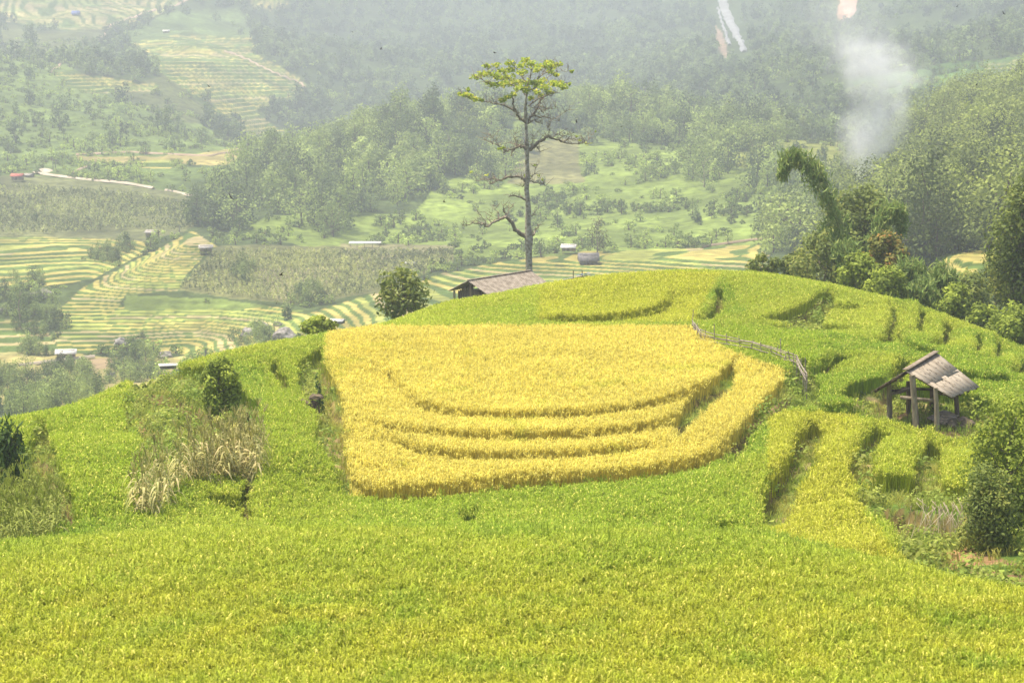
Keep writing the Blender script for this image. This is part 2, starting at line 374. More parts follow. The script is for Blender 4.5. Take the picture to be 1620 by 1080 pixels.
def noise_tex(nt, scale, detail=4, coord='Object', stretch=None):
    tc = nt.nodes.new('ShaderNodeTexCoord'); n = nt.nodes.new('ShaderNodeTexNoise'); n.inputs['Scale'].default_value = scale; n.inputs['Detail'].default_value = detail
    src = tc.outputs[coord]
    if stretch:
        mp = nt.nodes.new('ShaderNodeMapping'); mp.inputs['Scale'].default_value = stretch; nt.links.new(src, mp.inputs[0]); src = mp.outputs[0]
    nt.links.new(src, n.inputs['Vector']); return n.outputs['Fac']
def simple(name, c1, c2, scale=4., rough=.85, bump=.3, stretch=None, spec=.2, metal=0):
    m = bpy.data.materials.new(name); nt, p = nodes(m)
    f = noise_tex(nt, scale, 6, stretch=stretch)
    nt.links.new(mixc(nt, ramp(nt, f, .35, .65), c1, c2), p.inputs['Base Color'])
    p.inputs['Roughness'].default_value = rough; p.inputs['Specular IOR Level'].default_value = spec; p.inputs['Metallic'].default_value = metal
    if bump:
        b = nt.nodes.new('ShaderNodeBump'); b.inputs['Strength'].default_value = bump; b.inputs['Distance'].default_value = .05
        nt.links.new(f, b.inputs['Height']); nt.links.new(b.outputs[0], p.inputs['Normal'])
    return m
def land_mat(name, s1, s2, amp=.5, bd=.3):
    m = bpy.data.materials.new(name); nt, p = nodes(m)
    a = N(nt, 'ShaderNodeAttribute', attribute_name='Col')
    f = noise_tex(nt, s1, 8); g = noise_tex(nt, s2, 6)
    v = nt.nodes.new('ShaderNodeMath'); v.operation = 'MULTIPLY'; nt.links.new(ramp(nt, f, .3, .7), v.inputs[0]); nt.links.new(ramp(nt, g, .3, .7), v.inputs[1])
    sc = mixc(nt, v.outputs[0], (1-amp, 1-amp, 1-amp), (1+amp*.9, 1+amp*.8, 1+amp*.5))
    nt.links.new(mixc(nt, 1.0, a.outputs['Color'], sc, 'MULTIPLY'), p.inputs['Base Color'])
    p.inputs['Roughness'].default_value = .95; p.inputs['Specular IOR Level'].default_value = .05
    b = nt.nodes.new('ShaderNodeBump'); b.inputs['Strength'].default_value = .8; b.inputs['Distance'].default_value = bd
    nt.links.new(f, b.inputs['Height']); nt.links.new(b.outputs[0], p.inputs['Normal'])
    return m
def leafmat(name, attr, trans=.45, var=.35, second=None, rough=.7, inst=True):
    """leaf material: colour from an instance attribute or a fixed colour, varied by leaf"""
    m = bpy.data.materials.new(name); nt, p = nodes(m); out = nt.nodes['Material Output']
    if isinstance(attr, str):
        a = N(nt, 'ShaderNodeAttribute', attribute_name=attr, attribute_type='INSTANCER'); base = a.outputs['Color']
    else:
        r = nt.nodes.new('ShaderNodeRGB'); r.outputs[0].default_value = (*attr, 1); base = r.outputs[0]
    fc = N(nt, 'ShaderNodeAttribute', attribute_name='fc')
    if second is not None: base = mixc(nt, ramp(nt, fc.outputs['Fac'], .55, 1.0), base, second)
    mm = mixc(nt, fc.outputs['Fac'], (1-var, 1-var, 1-var), (1+var, 1+var*.9, 1+var*.5))
    c = mixc(nt, 1.0, base, mm, 'MULTIPLY')
    nt.links.new(c, p.inputs['Base Color']); p.inputs['Roughness'].default_value = rough; p.inputs['Specular IOR Level'].default_value = .25
    if trans > 0:
        tr = nt.nodes.new('ShaderNodeBsdfTranslucent'); nt.links.new(c, tr.inputs[0]); mx = nt.nodes.new('ShaderNodeMixShader'); mx.inputs[0].default_value = trans
        nt.links.new(p.outputs[0], mx.inputs[1]); nt.links.new(tr.outputs[0], mx.inputs[2]); nt.links.new(mx.outputs[0], out.inputs['Surface'])
    return m
# points -> instances (only for masses nobody could count)
def gn_scatter(name, pts, rot, scl, idx, tint, sources, label=None, cat=None, parent=None):
    coll = bpy.data.collections.new(name+'_kinds')
    for s in sources: coll.objects.link(s)
    me = bpy.data.meshes.new(name); me.vertices.add(len(pts)); me.vertices.foreach_set('co', np.asarray(pts, np.float32).ravel())
    for nm, ty, v in (('rot', 'FLOAT_VECTOR', rot), ('scl', 'FLOAT_VECTOR', scl), ('idx', 'INT', idx), ('tint', 'FLOAT_COLOR', np.concatenate([tint, np.ones((len(tint), 1))], 1))):
        a = me.attributes.new(nm, ty, 'POINT')
        a.data.foreach_set({'FLOAT_VECTOR': 'vector', 'INT': 'value', 'FLOAT_COLOR': 'color'}[ty], np.asarray(v, np.int32 if ty == 'INT' else np.float32).ravel())
    o = bpy.data.objects.new(name, me); col.objects.link(o)
    ng = bpy.data.node_groups.new(name, 'GeometryNodeTree')
    ng.interface.new_socket('Geometry', in_out='INPUT', socket_type='NodeSocketGeometry'); ng.interface.new_socket('Geometry', in_out='OUTPUT', socket_type='NodeSocketGeometry')
    gi = ng.nodes.new('NodeGroupInput'); go = ng.nodes.new('NodeGroupOutput'); ip = ng.nodes.new('GeometryNodeInstanceOnPoints'); ci = ng.nodes.new('GeometryNodeCollectionInfo')
    ci.inputs[0].default_value = coll; ci.inputs[1].default_value = True; ci.inputs[2].default_value = True
    L = ng.links.new; L(gi.outputs[0], ip.inputs['Points']); L(ci.outputs[0], ip.inputs['Instance']); ip.inputs['Pick Instance'].default_value = True
    def na(nm, t):
        n = ng.nodes.new('GeometryNodeInputNamedAttribute'); n.data_type = t; n.inputs[0].default_value = nm; return n.outputs[0]
    L(na('idx', 'INT'), ip.inputs['Instance Index']); L(na('rot', 'FLOAT_VECTOR'), ip.inputs['Rotation']); L(na('scl', 'FLOAT_VECTOR'), ip.inputs['Scale'])
    L(ip.outputs[0], go.inputs[0])
    md = o.modifiers.new('scatter', 'NODES'); md.node_group = ng
    tag(o, label, cat, None, 'stuff')
    return o
# ------------------------------------------------------------------ ground meshes
M = {}
M['near'] = land_mat('near_soil', 1.2, .25, .45, .08)
M['far'] = land_mat('far_land', .35, .05, .55, .8)
def fan(c0, c1, dc, ys):
    cs = np.arange(c0, c1, dc); u = (cs-810)/FPX
    Yg, U = np.meshgrid(ys, u, indexing='ij'); return (U*Yg), Yg
# near hill
ys = np.concatenate([np.arange(2, 26, 1.), np.arange(26, 115, .2), np.arange(115, 142, .6)])
X, Y = fan(-700, 2320, 6, ys)
Z, low, ri, px, py = nearG(X, Y)
bare = low < 1
C = np.empty(X.shape+(3,)); C[:] = (.075,.11,.02)                      # soil and stubble under the crop
n1 = fbm(X*.9, Y*.9, 71, 3)
gx, gy = project(X, Y, Z)
for k, poly in BARE.items():
    m = inbare(px+5*n1, py+3*n1, gx+5*n1, gy+3*n1, k)
    C[m] = (.14,.22,.04)
    C[m & (n1 > .42)] = (.28,.20,.11)
C[bare] = (.22,.28,.06); C[bare & (n1 > .2)] = (.36,.27,.15)
C[ri > .3] = (.20,.16,.06)
m = inpoly(gx, gy, [(1480,880),(1530,860),(1545,875),(1600,880),(1720,870),(1720,945),(1560,925),(1510,905)]); C[m & (n1 > -.1)] = (.42,.25,.13); C[m & (fbm(X*2.2, Y*2.2, 73, 3) > .2)] = (.30,.19,.10)
m = inpoly(gx, gy, [(205,625),(232,620),(232,690),(212,690)]); C[m & (n1 > -.1)] = (.42,.27,.14)
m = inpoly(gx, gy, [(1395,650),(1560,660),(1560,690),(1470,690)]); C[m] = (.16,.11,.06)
near = link(npmesh('near_hill_ground', np.stack([X, Y, Z+CZ], -1).reshape(-1, 3), grid_faces(*X.shape), [M['near']], smooth=True, colr=C.reshape(-1, 3)))
tag(near, kind='structure')
# far country
ys = np.concatenate([np.exp(np.arange(math.log(106), math.log(345), .006)), np.exp(np.arange(math.log(345), math.log(560), .0018)), np.exp(np.arange(math.log(560), math.log(1080), .0022)), np.exp(np.arange(math.log(1080), math.log(2280), .0035))])
X, Y = fan(-440, 2100, 3.2, ys)
Z, C, tm = bgz(X, Y, True)
# small clods, rows and hummocks that the eye can see from here
Z = Z + (1-tm)*.35*fbm(X/3., Y/3., 81, 2)*sstep(150, 300, Y)
cn = fbm(X/18, Y/18, 91, 4)[..., None]; C = C*(1+.35*cn)
far = link(npmesh('valley_and_mountain_ground', np.stack([X, Y, Z+CZ], -1).reshape(-1, 3), grid_faces(*X.shape), [M['far']], smooth=False, colr=C.reshape(-1, 3)))
tag(far, kind='structure')
print('terrain', len(near.data.vertices), len(far.data.vertices))
# ------------------------------------------------------------------ rice
M['blade'] = leafmat('rice_blade', 'tint', .45, .35)
M['ear'] = leafmat('rice_ear', 'tint', .35, .3, second=(.60,.56,.13))
def blades(n, h, spread, wid, lean, drop, seed, ears=0, segs=3):
    r = np.random.default_rng(seed); V = []; F = []; mi = []; fc = []
    for i in range(n+ears):
        ear = i >= n
        a = r.uniform(0, 2*math.pi); b = r.uniform(0, 2*math.pi); rad = spread*math.sqrt(r.uniform()); x0, y0 = rad*math.cos(b), rad*math.sin(b)
        hh = h*r.uniform(.86, 1.04)*(1.02 if ear else 1); ln = lean*r.uniform(.3, 1.2)*h; w = wid*r.uniform(.7, 1.3)*(1.5 if ear else 1)
        dx, dy = math.cos(a), math.sin(a); dr = (drop*r.uniform(.5, 1.5))*h*(1.5 if ear else 1); base = len(V)
        sx, sy = -dy, dx
        for k in range(segs+1):
            t = k/segs; q = ln*(t**1.8)*(1.3 if ear else 1); zz = hh*(t - dr/h*.9*max(0, t-.6)**1.0*2.0*(t**2)); ww = w*(1-.9*t**2) if not ear else w*(.35 if t < .6 else 1.2)*(1-.5*t)
            V += [(x0+dx*q-sx*ww/2, y0+dy*q-sy*ww/2, zz), (x0+dx*q+sx*ww/2, y0+dy*q+sy*ww/2, zz)]
        f = r.uniform()
        for k in range(segs):
            F.append((base+2*k, base+2*k+1, base+2*k+3, base+2*k+2)); mi.append(1 if ear and k >= segs-2 else 0); fc.append(f)
    return np.array(V), np.array(F), mi, fc
def clump(name, seed, **k):
    V, F, mi, fc = blades(seed=seed, **k); return npmesh(name, V, F, [M['blade'], M['ear']], mi, fcol=fc)
def rclump(name, seed, nst, nl, ne, w, H=.8, rad=.11, ll=.22):
    r = np.random.default_rng(seed); V, F, mi, fc = blades(nst, H*.9, rad, w, .1, .02, seed, 0, 2); V = list(map(tuple, V)); F = list(map(tuple, F))
    for i in range(nl+ne):
        ear = i >= nl; a, b = r.uniform(0, 6.28, 2); rr_ = rad*1.15*math.sqrt(r.uniform()); z0 = H*r.uniform(.70, .88); l = ll*r.uniform(.6, 1.2)*(.8 if ear else 1); d = (math.cos(a), math.sin(a)); sx, sy = -d[1], d[0]; ww = w*(1.25 if ear else .9)*r.uniform(.7, 1.2)
        pr = ((0, 0), (.30, .62), (.75, .80 if ear else .98), (1.05, .45 if ear else .95)) if r.uniform() < .75 or ear else ((0, 0), (.12, .5), (.25, .95), (.32, 1.25)); base = len(V)
        for k, (hx, hz) in enumerate(pr):
            q_ = ww*(.5, .9, 1., .25)[k]/2; cx = math.cos(b)*rr_+d[0]*l*hx*.75; cy_ = math.sin(b)*rr_+d[1]*l*hx*.75; V += [(cx-sx*q_, cy_-sy*q_, z0+l*hz), (cx+sx*q_, cy_+sy*q_, z0+l*hz)]
        f = r.uniform()
        for k in range(3): F.append((base+2*k, base+2*k+1, base+2*k+3, base+2*k+2)); mi.append(1 if ear else 0); fc.append(f)
    return npmesh(name, np.array(V), np.array(F), [M['blade'], M['ear']], mi, fcol=fc)
clump_far = [rclump('rice_clump', 100+i, 5, 9, 8, .024, .8, .10, .165) for i in range(5)]
clump_near = [rclump('rice_clump_tall', 200+i, 6, 13, 11, .018, .82, .09, .16) for i in range(6)]
grass_t = [clump('grass_tuft', 300+i, n=14, h=.35, spread=.14, wid=.018, lean=.6, drop=.3, ears=0) for i in range(4)]
def rice(Y0, Y1, sp):
    pts = []
    for Yr in np.arange(Y0, Y1, sp):
        xs = np.arange(-.345*Yr, .345*Yr, sp); pts.append(np.stack([xs, np.full(xs.shape, Yr)], 1))
    p = np.concatenate(pts); return p + rng.normal(0, sp*.2, p.shape)
G_ = [(.30,.41,.035), (.25,.37,.03), (.38,.45,.045)]
YL = (.67,.595,.125)
def colour(px, py, x, y):
    n = fbm(x*.25, y*.25, 101, 3); n2 = fbm(x*1.1, y*1.1, 107, 2)
    g = np.array(G_[0])[None]*(1+0*n[:, None]); t = np.clip(.5+1.3*n, 0, 1)[:, None]; c = np.array(G_[1])*(1-t)+np.array(G_[2])*t
    front = sstep(860, 960, py)[:, None]*np.clip(.65+.8*n2, 0, 1)[:, None]; c = c*(1-front)+np.array((.44,.47,.045))*front
    for poly, cc, w in (([(1215,650),(1360,650),(1350,780),(1430,890),(1215,840)], (.50,.50,.05), .75), ([(1335,660),(1600,660),(1560,800),(1350,780)], (.44,.48,.045), .6),
                        ([(850,430),(1140,430),(1095,510),(850,505)], (.50,.52,.05), .8), ([(520,420),(860,420),(850,515),(515,530)], (.42,.50,.05), .6),
                        ([(1140,430),(1420,440),(1400,540),(1190,505)], (.42,.48,.055), .6), ([(0,650),(200,600),(220,800),(100,830)], (.33,.43,.03), .6), ([(420,560),(540,560),(550,840),(420,840)], (.32,.41,.03), .7),
                        ([(560,785),(1190,745),(1190,835),(560,835)], (.30,.41,.03), .8), ([(1100,510),(1300,520),(1280,590),(1150,550)], (.31,.42,.03), .7)):
        m = inpoly(px, py, poly); c[m] = c[m]*(1-w)+np.array(cc)*w
    m = inpoly(px, py, YELLOW); c[m] = np.array(YL)*(1+.10*n[m][:, None]); g2 = m & (n2+n > .7); c[g2] = c[g2]*.5+np.array((.5,.52,.06))*.5
    return c*(1+rng.normal(0, .09, (len(c), 1)))
def place(P, srcs, name, label, cat, sel, hs=1.):
    x, y = P[:, 0], P[:, 1]; Z, low, ri, px, py = nearG(x, y)
    m = sel(px, py, x, y)
    lowj = low + rng.uniform(-.1, .1, len(low))
    m &= ~((lowj < 1) )
    pj, qj = px+rng.normal(0, 2, len(px)), py+rng.normal(0, 1, len(px))
    gx, gy = project(x, y, Z)
    for k in BARE: m &= ~inbare(pj, qj, gx+pj-px, gy+qj-py, k)
    # behind the crest only a few metres are ever seen
    m &= (y < 60) | (Z > -15.5)
    x, y, Z, px, py = x[m], y[m], Z[m], px[m], py[m]; n = len(x)
    s = (.95+.07*fbm(x*.5, y*.5, 121, 2)+rng.normal(0, .05, n))*hs
    # a few sunken spots in the crop
    for sx, sy, sr in ((740,805,16), (975,835,12), (745,812,22), (1150,830,14), (880,795,9)):
        s *= 1-.55*np.exp(-(((px-sx)/sr)**2+((py-sy)/(sr*.4))**2))
    rot = np.stack([rng.normal(0, .07, n), rng.normal(0, .07, n), rng.uniform(0, 6.28, n)], 1)
    scl = np.stack([s*rng.uniform(.9, 1.15, n)]*2+[s], 1)
    print(name, n)
    return gn_scatter(name, np.stack([x, y, Z+CZ-.02], 1), rot, scl, rng.integers(0, len(srcs), n), colour(px, py, x, y), srcs, label, cat)
inY = lambda px, py: inpoly(px, py, YELLOW)
PF = rice(23, 46, .12)
PN = rice(46, 122, .155)
place(PF, clump_near, 'foreground_rice', 'lime rice crop filling the lowest terrace along the bottom of the picture', 'rice field', lambda px, py, x, y: y > 0)
place(PN, clump_far, 'ripe_rice', 'golden ripe rice on the stepped terraces in the middle of the hill', 'rice field', lambda px, py, x, y: inY(px, py))
rightf = [(1190,1000),(1198,800),(1240,730),(1276,655),(1285,600),(1420,560),(1640,600),(2400,650),(2400,1200),(1190,1200)]
leftf = [(-2000,1500),(-2000,300),(200,560),(440,520),(560,500),(517,600),(548,700),(560,778),(560,900),(560,1500)]
topf = [(515,530),(560,513),(1095,514),(1150,552),(1280,590),(1420,560),(1640,600),(2400,650),(2400,300),(400,300),(440,520)]
place(PN, clump_far, 'green_rice_by_open_hut', 'lime green rice on narrow steps below and left of the open hut', 'rice field', lambda px, py, x, y: ~inY(px, py) & inpoly(px, py, rightf))
place(PN, clump_far, 'green_rice_on_crest', 'green rice over the rounded crest behind the golden terraces', 'rice field', lambda px, py, x, y: ~inY(px, py) & ~inpoly(px, py, rightf) & inpoly(px, py, topf))
place(PN, clump_far, 'green_rice_on_left_slope', 'green rice on the slope around the dry maize patch', 'rice field', lambda px, py, x, y: ~inY(px, py) & ~inpoly(px, py, rightf) & ~inpoly(px, py, topf) & inpoly(px, py, leftf))
place(PN, clump_far, 'green_rice_below_gold', 'dark green rice in the dip just below the golden terraces', 'rice field', lambda px, py, x, y: ~inY(px, py) & ~inpoly(px, py, rightf) & ~inpoly(px, py, topf) & ~inpoly(px, py, leftf))
# grass on the banks, terrace edges and strips between the fields
PG = rice(34, 112, .26); x, y = PG[:, 0], PG[:, 1]; Z, low, ri, px, py = nearG(x, y)
m = (low < 1.05); gx, gy = project(x, y, Z)
for k, poly in BARE.items():
    if k not in ('corn_dry', 'corn_green'): m |= inbare(px, py, gx, gy, k)
m &= ~inpoly(gx, gy, [(1500,870),(1600,880),(1720,870),(1720,945),(1560,925),(1515,905)]) | (rng.uniform(0, 1, len(x)) < .25)
m &= rng.uniform(0, 1, len(x)) < np.clip(.8+.9*fbm(x*.9, y*.9, 71, 3)*-1, .15, 1)
x, y, Z = x[m], y[m], Z[m]; n = len(x); t = np.clip(.5+fbm(x*.7, y*.7, 131, 3), 0, 1)[:, None]
cc = np.array((.26,.36,.05))*(1-t)+np.array((.42,.40,.10))*t; cc *= 1+rng.normal(0, .15, (n, 1))
gs = rng.uniform(.5, 1.3, n)
gn_scatter('bank_grass', np.stack([x, y, Z+CZ], 1), np.stack([rng.normal(0, .2, n), rng.normal(0, .2, n), rng.uniform(0, 6.28, n)], 1), np.stack([gs]*3, 1), rng.integers(0, 4, n), cc, grass_t, 'short grass on the earth banks and paths between the rice terraces', 'grass')
# ------------------------------------------------------------------ builders for things
def thing(name, label, cat, loc, group=None):
    o = bpy.data.objects.new(name, None); o.empty_display_size = .2; o.location = loc; col.objects.link(o); return tag(o, label, cat, group)
class MB:
    """collects faces in world coordinates, links them as one mesh"""
    def __init__(s): s.V = []; s.F3 = []; s.F4 = []; s.n = 0; s.fc = []; s.mi = []
    def add(s, V, F, fc=None, mi=0):
        V = np.asarray(V, float); F = np.asarray(F); s.V.append(V); F = F+s.n; s.n += len(V)
        (s.F4 if F.shape[1] == 4 else s.F3).append(F)
        s.fc.append((F.shape[1], np.full(len(F), .5) if fc is None else np.asarray(fc, float), np.full(len(F), mi)))
        return s
    def box(s, c, e1, e2, e3):
        """centre and three half-extent vectors"""
        c, e1, e2, e3 = (np.array(v, float) for v in (c, e1, e2, e3)); V = [c+a*e1+b*e2+d*e3 for a in (-1, 1) for b in (-1, 1) for d in (-1, 1)]
        F = [(0,1,3,2),(4,6,7,5),(0,4,5,1),(2,3,7,6),(0,2,6,4),(1,5,7,3)]
        if np.dot(np.cross(e1, e2), e3) < 0: F = [f[::-1] for f in F]
        return s.add(V, F)
    def beam(s, a, b, w, h, up=(0,0,1)):
        a = np.array(a, float); b = np.array(b, float); d = b-a; l = np.linalg.norm(d); d /= l; r = np.cross(d, up)
        if np.linalg.norm(r) < 1e-3: r = np.cross(d, (1,0,0))
        r /= np.linalg.norm(r); u = np.cross(r, d); return s.box((a+b)/2, d*l/2, r*w/2, u*h/2)
    def plate(s, a, b, c, d, th):
        """quad a,b,c,d with thickness downward"""
        V = [np.array(p, float) for p in (a, b, c, d)]; n = np.cross(V[1]-V[0], V[3]-V[0]); n /= np.linalg.norm(n); n = n*(-th if n[2] > 0 else th)
        V = V+[p+n for p in V]; return s.add(V, [(0,1,2,3),(7,6,5,4),(0,4,5,1),(1,5,6,2),(2,6,7,3),(3,7,4,0)])
    def tube(s, pts, rad, n=7, wob=0.):
        P_ = np.array([tuple(p) for p in pts], float); R_ = np.broadcast_to(np.asarray(rad, float), (len(P_),)); V = []; m = len(P_)
        for i in range(m):
            t = P_[min(i+1, m-1)]-P_[max(i-1, 0)]; t /= np.linalg.norm(t)+1e-9
            a = np.cross(t, (0,0,1) if abs(t[2]) < .9 else (1,0,0)); a /= np.linalg.norm(a)+1e-9; b = np.cross(t, a)
            for k in range(n):
                an = 2*math.pi*k/n; rr = R_[i]*(1+wob*random.uniform(-1, 1)); V.append(P_[i]+rr*(math.cos(an)*a+math.sin(an)*b))
        F = [(i*n+k, i*n+(k+1) % n, (i+1)*n+(k+1) % n, (i+1)*n+k) for i in range(m-1) for k in range(n)]
        s.add(V, F)
        for i in (0, m-1):
            c = len(V) if i == 0 else None
            base = i*n; s.add([P_[i]]+[V[base+k] for k in range(n)], [(0, 1+k, 1+(k+1) % n) if i else (0, 1+(k+1) % n, 1+k) for k in range(n)])
        return s
    def leaves(s, P_, size, up=.4, outw=None, asp=.55, seed=0, fc=None, hang=0., fold=True, mi=0):
        """one leaf (a creased diamond) per point"""
        r = np.random.default_rng(seed); P_ = np.asarray(P_, float); n = len(P_)
        nr = r.normal(0, 1, (n, 3)); nr /= np.linalg.norm(nr, axis=1)[:, None]
        if outw is not None: nr = nr+outw*1.6
        nr[:, 2] += up; nr /= np.linalg.norm(nr, axis=1)[:, None]+1e-9
        d = r.normal(0, 1, (n, 3)); d[:, 2] -= hang; d -= nr*(d*nr).sum(1)[:, None]*(1 if hang < 1 else .3); d /= np.linalg.norm(d, axis=1)[:, None]+1e-9
        sd_ = np.cross(nr, d); sd_ /= np.linalg.norm(sd_, axis=1)[:, None]+1e-9; sz = np.asarray(size)*r.uniform(.6, 1.3, n); sz = sz[:, None]
        drop = nr*sz*.12
        V = np.stack([P_-d*sz*.5, P_-sd_*sz*asp*.5-drop, P_+d*sz*.5, P_+sd_*sz*asp*.5-drop], 1).reshape(-1, 3); i = np.arange(n)*4
        F = np.concatenate([np.stack([i, i+1, i+2], 1), np.stack([i, i+2, i+3], 1)]); f = r.uniform(0, 1, n) if fc is None else fc
        return s.add(V, F, np.concatenate([f, f]), mi)
    def build(s, name, mat, parent=None, smooth=False, do_link=True):
        V = np.concatenate(s.V); off = np.array(parent.location) if parent is not None else 0
        f3 = [np.concatenate(s.F3)] if s.F3 else []; f4 = [np.concatenate(s.F4)] if s.F4 else []
        fc = np.concatenate([f for k, f, m in s.fc if k == 3]+[f for k, f, m in s.fc if k == 4]); mi = np.concatenate([m for k, f, m in s.fc if k == 3]+[m for k, f, m in s.fc if k == 4])
        o = npmesh(name, V-off, f3+f4, mat if isinstance(mat, list) else [mat], mi, smooth=smooth, fcol=fc, parent=parent)
        if do_link: col.objects.link(o)
        return o
def q(px, py, Y): return np.array(at(px, py, Y))+np.array([0, 0, CZ])
def nz(p): return float(nearG(np.array([p[0]]), np.array([p[1]]))[0][0])+CZ
def crown_points(lobes, n, r, shell=.45, flat=1.):
    P_, O_, L_ = [], [], []; vol = np.array([l[3]*l[4]*l[5] for l in lobes])**.67; cnt = (n*vol/vol.sum()).astype(int)+1
    for li, (l, k) in enumerate(zip(lobes, cnt)):
        d = r.normal(0, 1, (k, 3)); d /= np.linalg.norm(d, axis=1)[:, None]; rr = (1-shell*r.uniform(0, 1, k)**1.6)
        rr *= 1+.16*np.sin(d[:, 0]*5+li)*np.cos(d[:, 1]*6+li*2)+.13*r.normal(0, 1, k)+.10*r.exponential(1, k)*(r.uniform(0, 1, k) < .25)
        P_.append(np.array(l[:3])+d*rr[:, None]*np.array(l[3:6])); O_.append(d); L_.append(np.full(k, li))
    return np.concatenate(P_), np.concatenate(O_), np.concatenate(L_)
def lobes_for(rx, ry, h, n, r, base=0.25):
    """lobes filling a crown rx wide, ry deep, height h (from z=0 up)"""
    out = []
    for i in range(n):
        t = (i+.5)/n; z = h*(.08+.80*t); w = math.sqrt(max(.05, 1-(1.75*t-.75)**2)); a = i*2.4+r.uniform(-.5, .5); k = r.uniform(.35, .78)*w
        s_ = r.uniform(.30, .48)*(1.1-.25*t); out.append((math.cos(a)*rx*k, math.sin(a)*ry*k, z, rx*s_, ry*s_, h*s_*.62))
    return out
M['bark'] = simple('grey_brown_bark', (.16,.12,.08), (.34,.29,.21), 6, .95, .5, (1,1,.3))
M['bark_dark'] = simple('dark_bark', (.07,.05,.035), (.15,.11,.08), 6, .95, .5)
LEAF = {k: leafmat('leaf_'+k, c, t, v, second=s2) for k, c, t, v, s2 in (
 ('olive', (.20,.26,.06), .4, .45, (.27,.28,.07)), ('dark', (.09,.16,.035), .3, .5, (.10,.15,.03)), ('bright', (.28,.36,.05), .4, .45, (.36,.42,.07)),
 ('yellow', (.42,.54,.06), .5, .3, (.60,.55,.08)), ('red', (.22,.24,.05), .35, .4, (.42,.19,.06)), ('bamboo', (.28,.40,.11), .4, .4, (.33,.36,.13)),
 ('far', (.12,.18,.05), .35, .45, (.2,.24,.07)), ('dusty', (.15,.16,.06), .3, .4, (.22,.17,.09)))}
def tree_parts(r, rx, ry, H, crown0, nleaf, lsize, nl=9, thin=False, trunk_r=None, asp=.6, hang=0., shell=.5):
    """crown and trunk as MB around the origin"""
    lob = [(a, b, z+crown0, p_, q_, s_) for a, b, z, p_, q_, s_ in lobes_for(rx, ry, H-crown0, nl, r)]
    P_, O_, L_ = crown_points(lob, nleaf, r, shell); P_[:, 2] = np.maximum(P_[:, 2], .05)
    fc = np.clip(r.uniform(0, 1, nl)[L_ % nl]*.5+r.uniform(0, 1, len(P_))*.6-.05, 0, 1)
    c = MB().leaves(P_, lsize, .5, O_, asp, int(r.integers(1e6)), fc, hang)
    t = MB(); tr = trunk_r or H*.022; top = np.array([0, 0, H*.82]); k = 6
    pts = [np.array([math.sin(i*1.3)*.03*H*i/k, math.cos(i*1.7)*.025*H*i/k, H*.82*i/k]) for i in range(k+1)]; t.tube(pts, [tr*(1-.8*i/k) for i in range(k+1)], 7, .08)
    for l in lob[::(1 if not thin else 2)]:
        e = np.array(l[:3]); s0 = pts[max(1, min(k-1, int(k*(l[2]-.35*abs(l[0])-.2*H*.3)/(H*.82))))]; mid = (s0+e)/2+np.array([0, 0, -.04*H]); t.tube([s0, mid, e], [tr*.4, tr*.25, tr*.08], 5)
    return c, t
def tree(name, label, px, py_top, py_bot, wpx, Y, kind, nleaf=1500, ls=.22, crown0=.18, nl=10, cat='tree', z=None, group=None, seed=0, bark='bark', hang=0., asp=.6, base=None, cb=None):
    """a tree or bush that stands at distance Y in direction px and spans py_top..py_bot"""
    top = q(px, py_top, Y); b = q(px, py_bot, Y) if base is None else np.array(base); r = np.random.default_rng(seed*97+int(px)); H = top[2]-b[2]; rx = wpx*Y/FPX
    if cb is not None: crown0 = max(.02, (q(px, cb, Y)[2]-b[2])/H)
    o = thing(name, label, cat, (b[0], b[1], b[2]-.1), group); c, t = tree_parts(r, rx, rx*.9, H, crown0*H, nleaf, ls, nl, hang=hang, asp=asp)
    for m_, nm, mt in ((t, 'trunk', M[bark]), (c, 'crown', LEAF[kind])):
        for v in m_.V: v += np.array(o.location)
        m_.build(nm, mt, o)
    return o
# ------------------------------------------------------------------ far woods: masses of instanced trees
def src_tree(name, seed, H, rx, n, ls, kind_mat, nl=8, crown0=.2):
    r = np.random.default_rng(seed); c, t = tree_parts(r, rx, rx, H, crown0*H, n, ls, nl, trunk_r=.18)
    m = MB(); m.V = c.V+t.V; m.F3 = list(c.F3); m.F4 = []
    m.fc = list(c.fc)
    for f in t.F4: m.F4.append(f+c.n)
    for f in t.F3: m.F3.append(f+c.n)
    m.fc += [(k, f, mm+1) for k, f, mm in t.fc]
    return m.build(name, [kind_mat, M['bark_dark']], do_link=False)
M['far_leaf'] = leafmat('far_leaves', 'tint', .3, .22)
kinds_mid = [src_tree('wood_tree', 500+i, H, rx, 420, .62, M['far_leaf'], nl, c0) for i, (H, rx, nl, c0) in enumerate(((6.5,3.6,9,.05),(8,3.6,10,.15),(5.5,3.6,8,.05),(7.5,2.6,8,.15),(5,3,7,.05),(8.5,4.6,12,.15)))]
kinds_right = [src_tree('wood_tree', 560+i, H, rx, 1000, .38, M['far_leaf'], nl, c0) for i, (H, rx, nl, c0) in enumerate(((6.5,3.6,9,.05),(8,3.6,10,.15),(5.5,3.6,8,.05),(7.5,2.6,8,.15),(8.5,4.6,12,.15)))]
kinds_far = [src_tree('wood_tree', 520+i, H, rx, 150, 1.25, M['far_leaf'], 6, .1) for i, (H, rx) in enumerate(((7,4.2),(8,4.6),(6,4.6),(9,3.6)))]
kinds_bush = [src_tree('scrub', 540+i, H, rx, 120, .5, M['far_leaf'], 5, .0) for i, (H, rx) in enumerate(((2.2,1.7),(1.6,1.5),(3,1.8),(1.3,2.2)))]
def scatter_bg(n, Y0, Y1, c0=-420, c1=2060, seed=0, pw=2.):
    r = np.random.default_rng(seed); u = r.uniform(0, 1, n); y = (Y0**pw+(Y1**pw-Y0**pw)*u)**(1/pw); c = r.uniform(c0, c1, n); x = (c-810)/FPX*y; return x, y, r
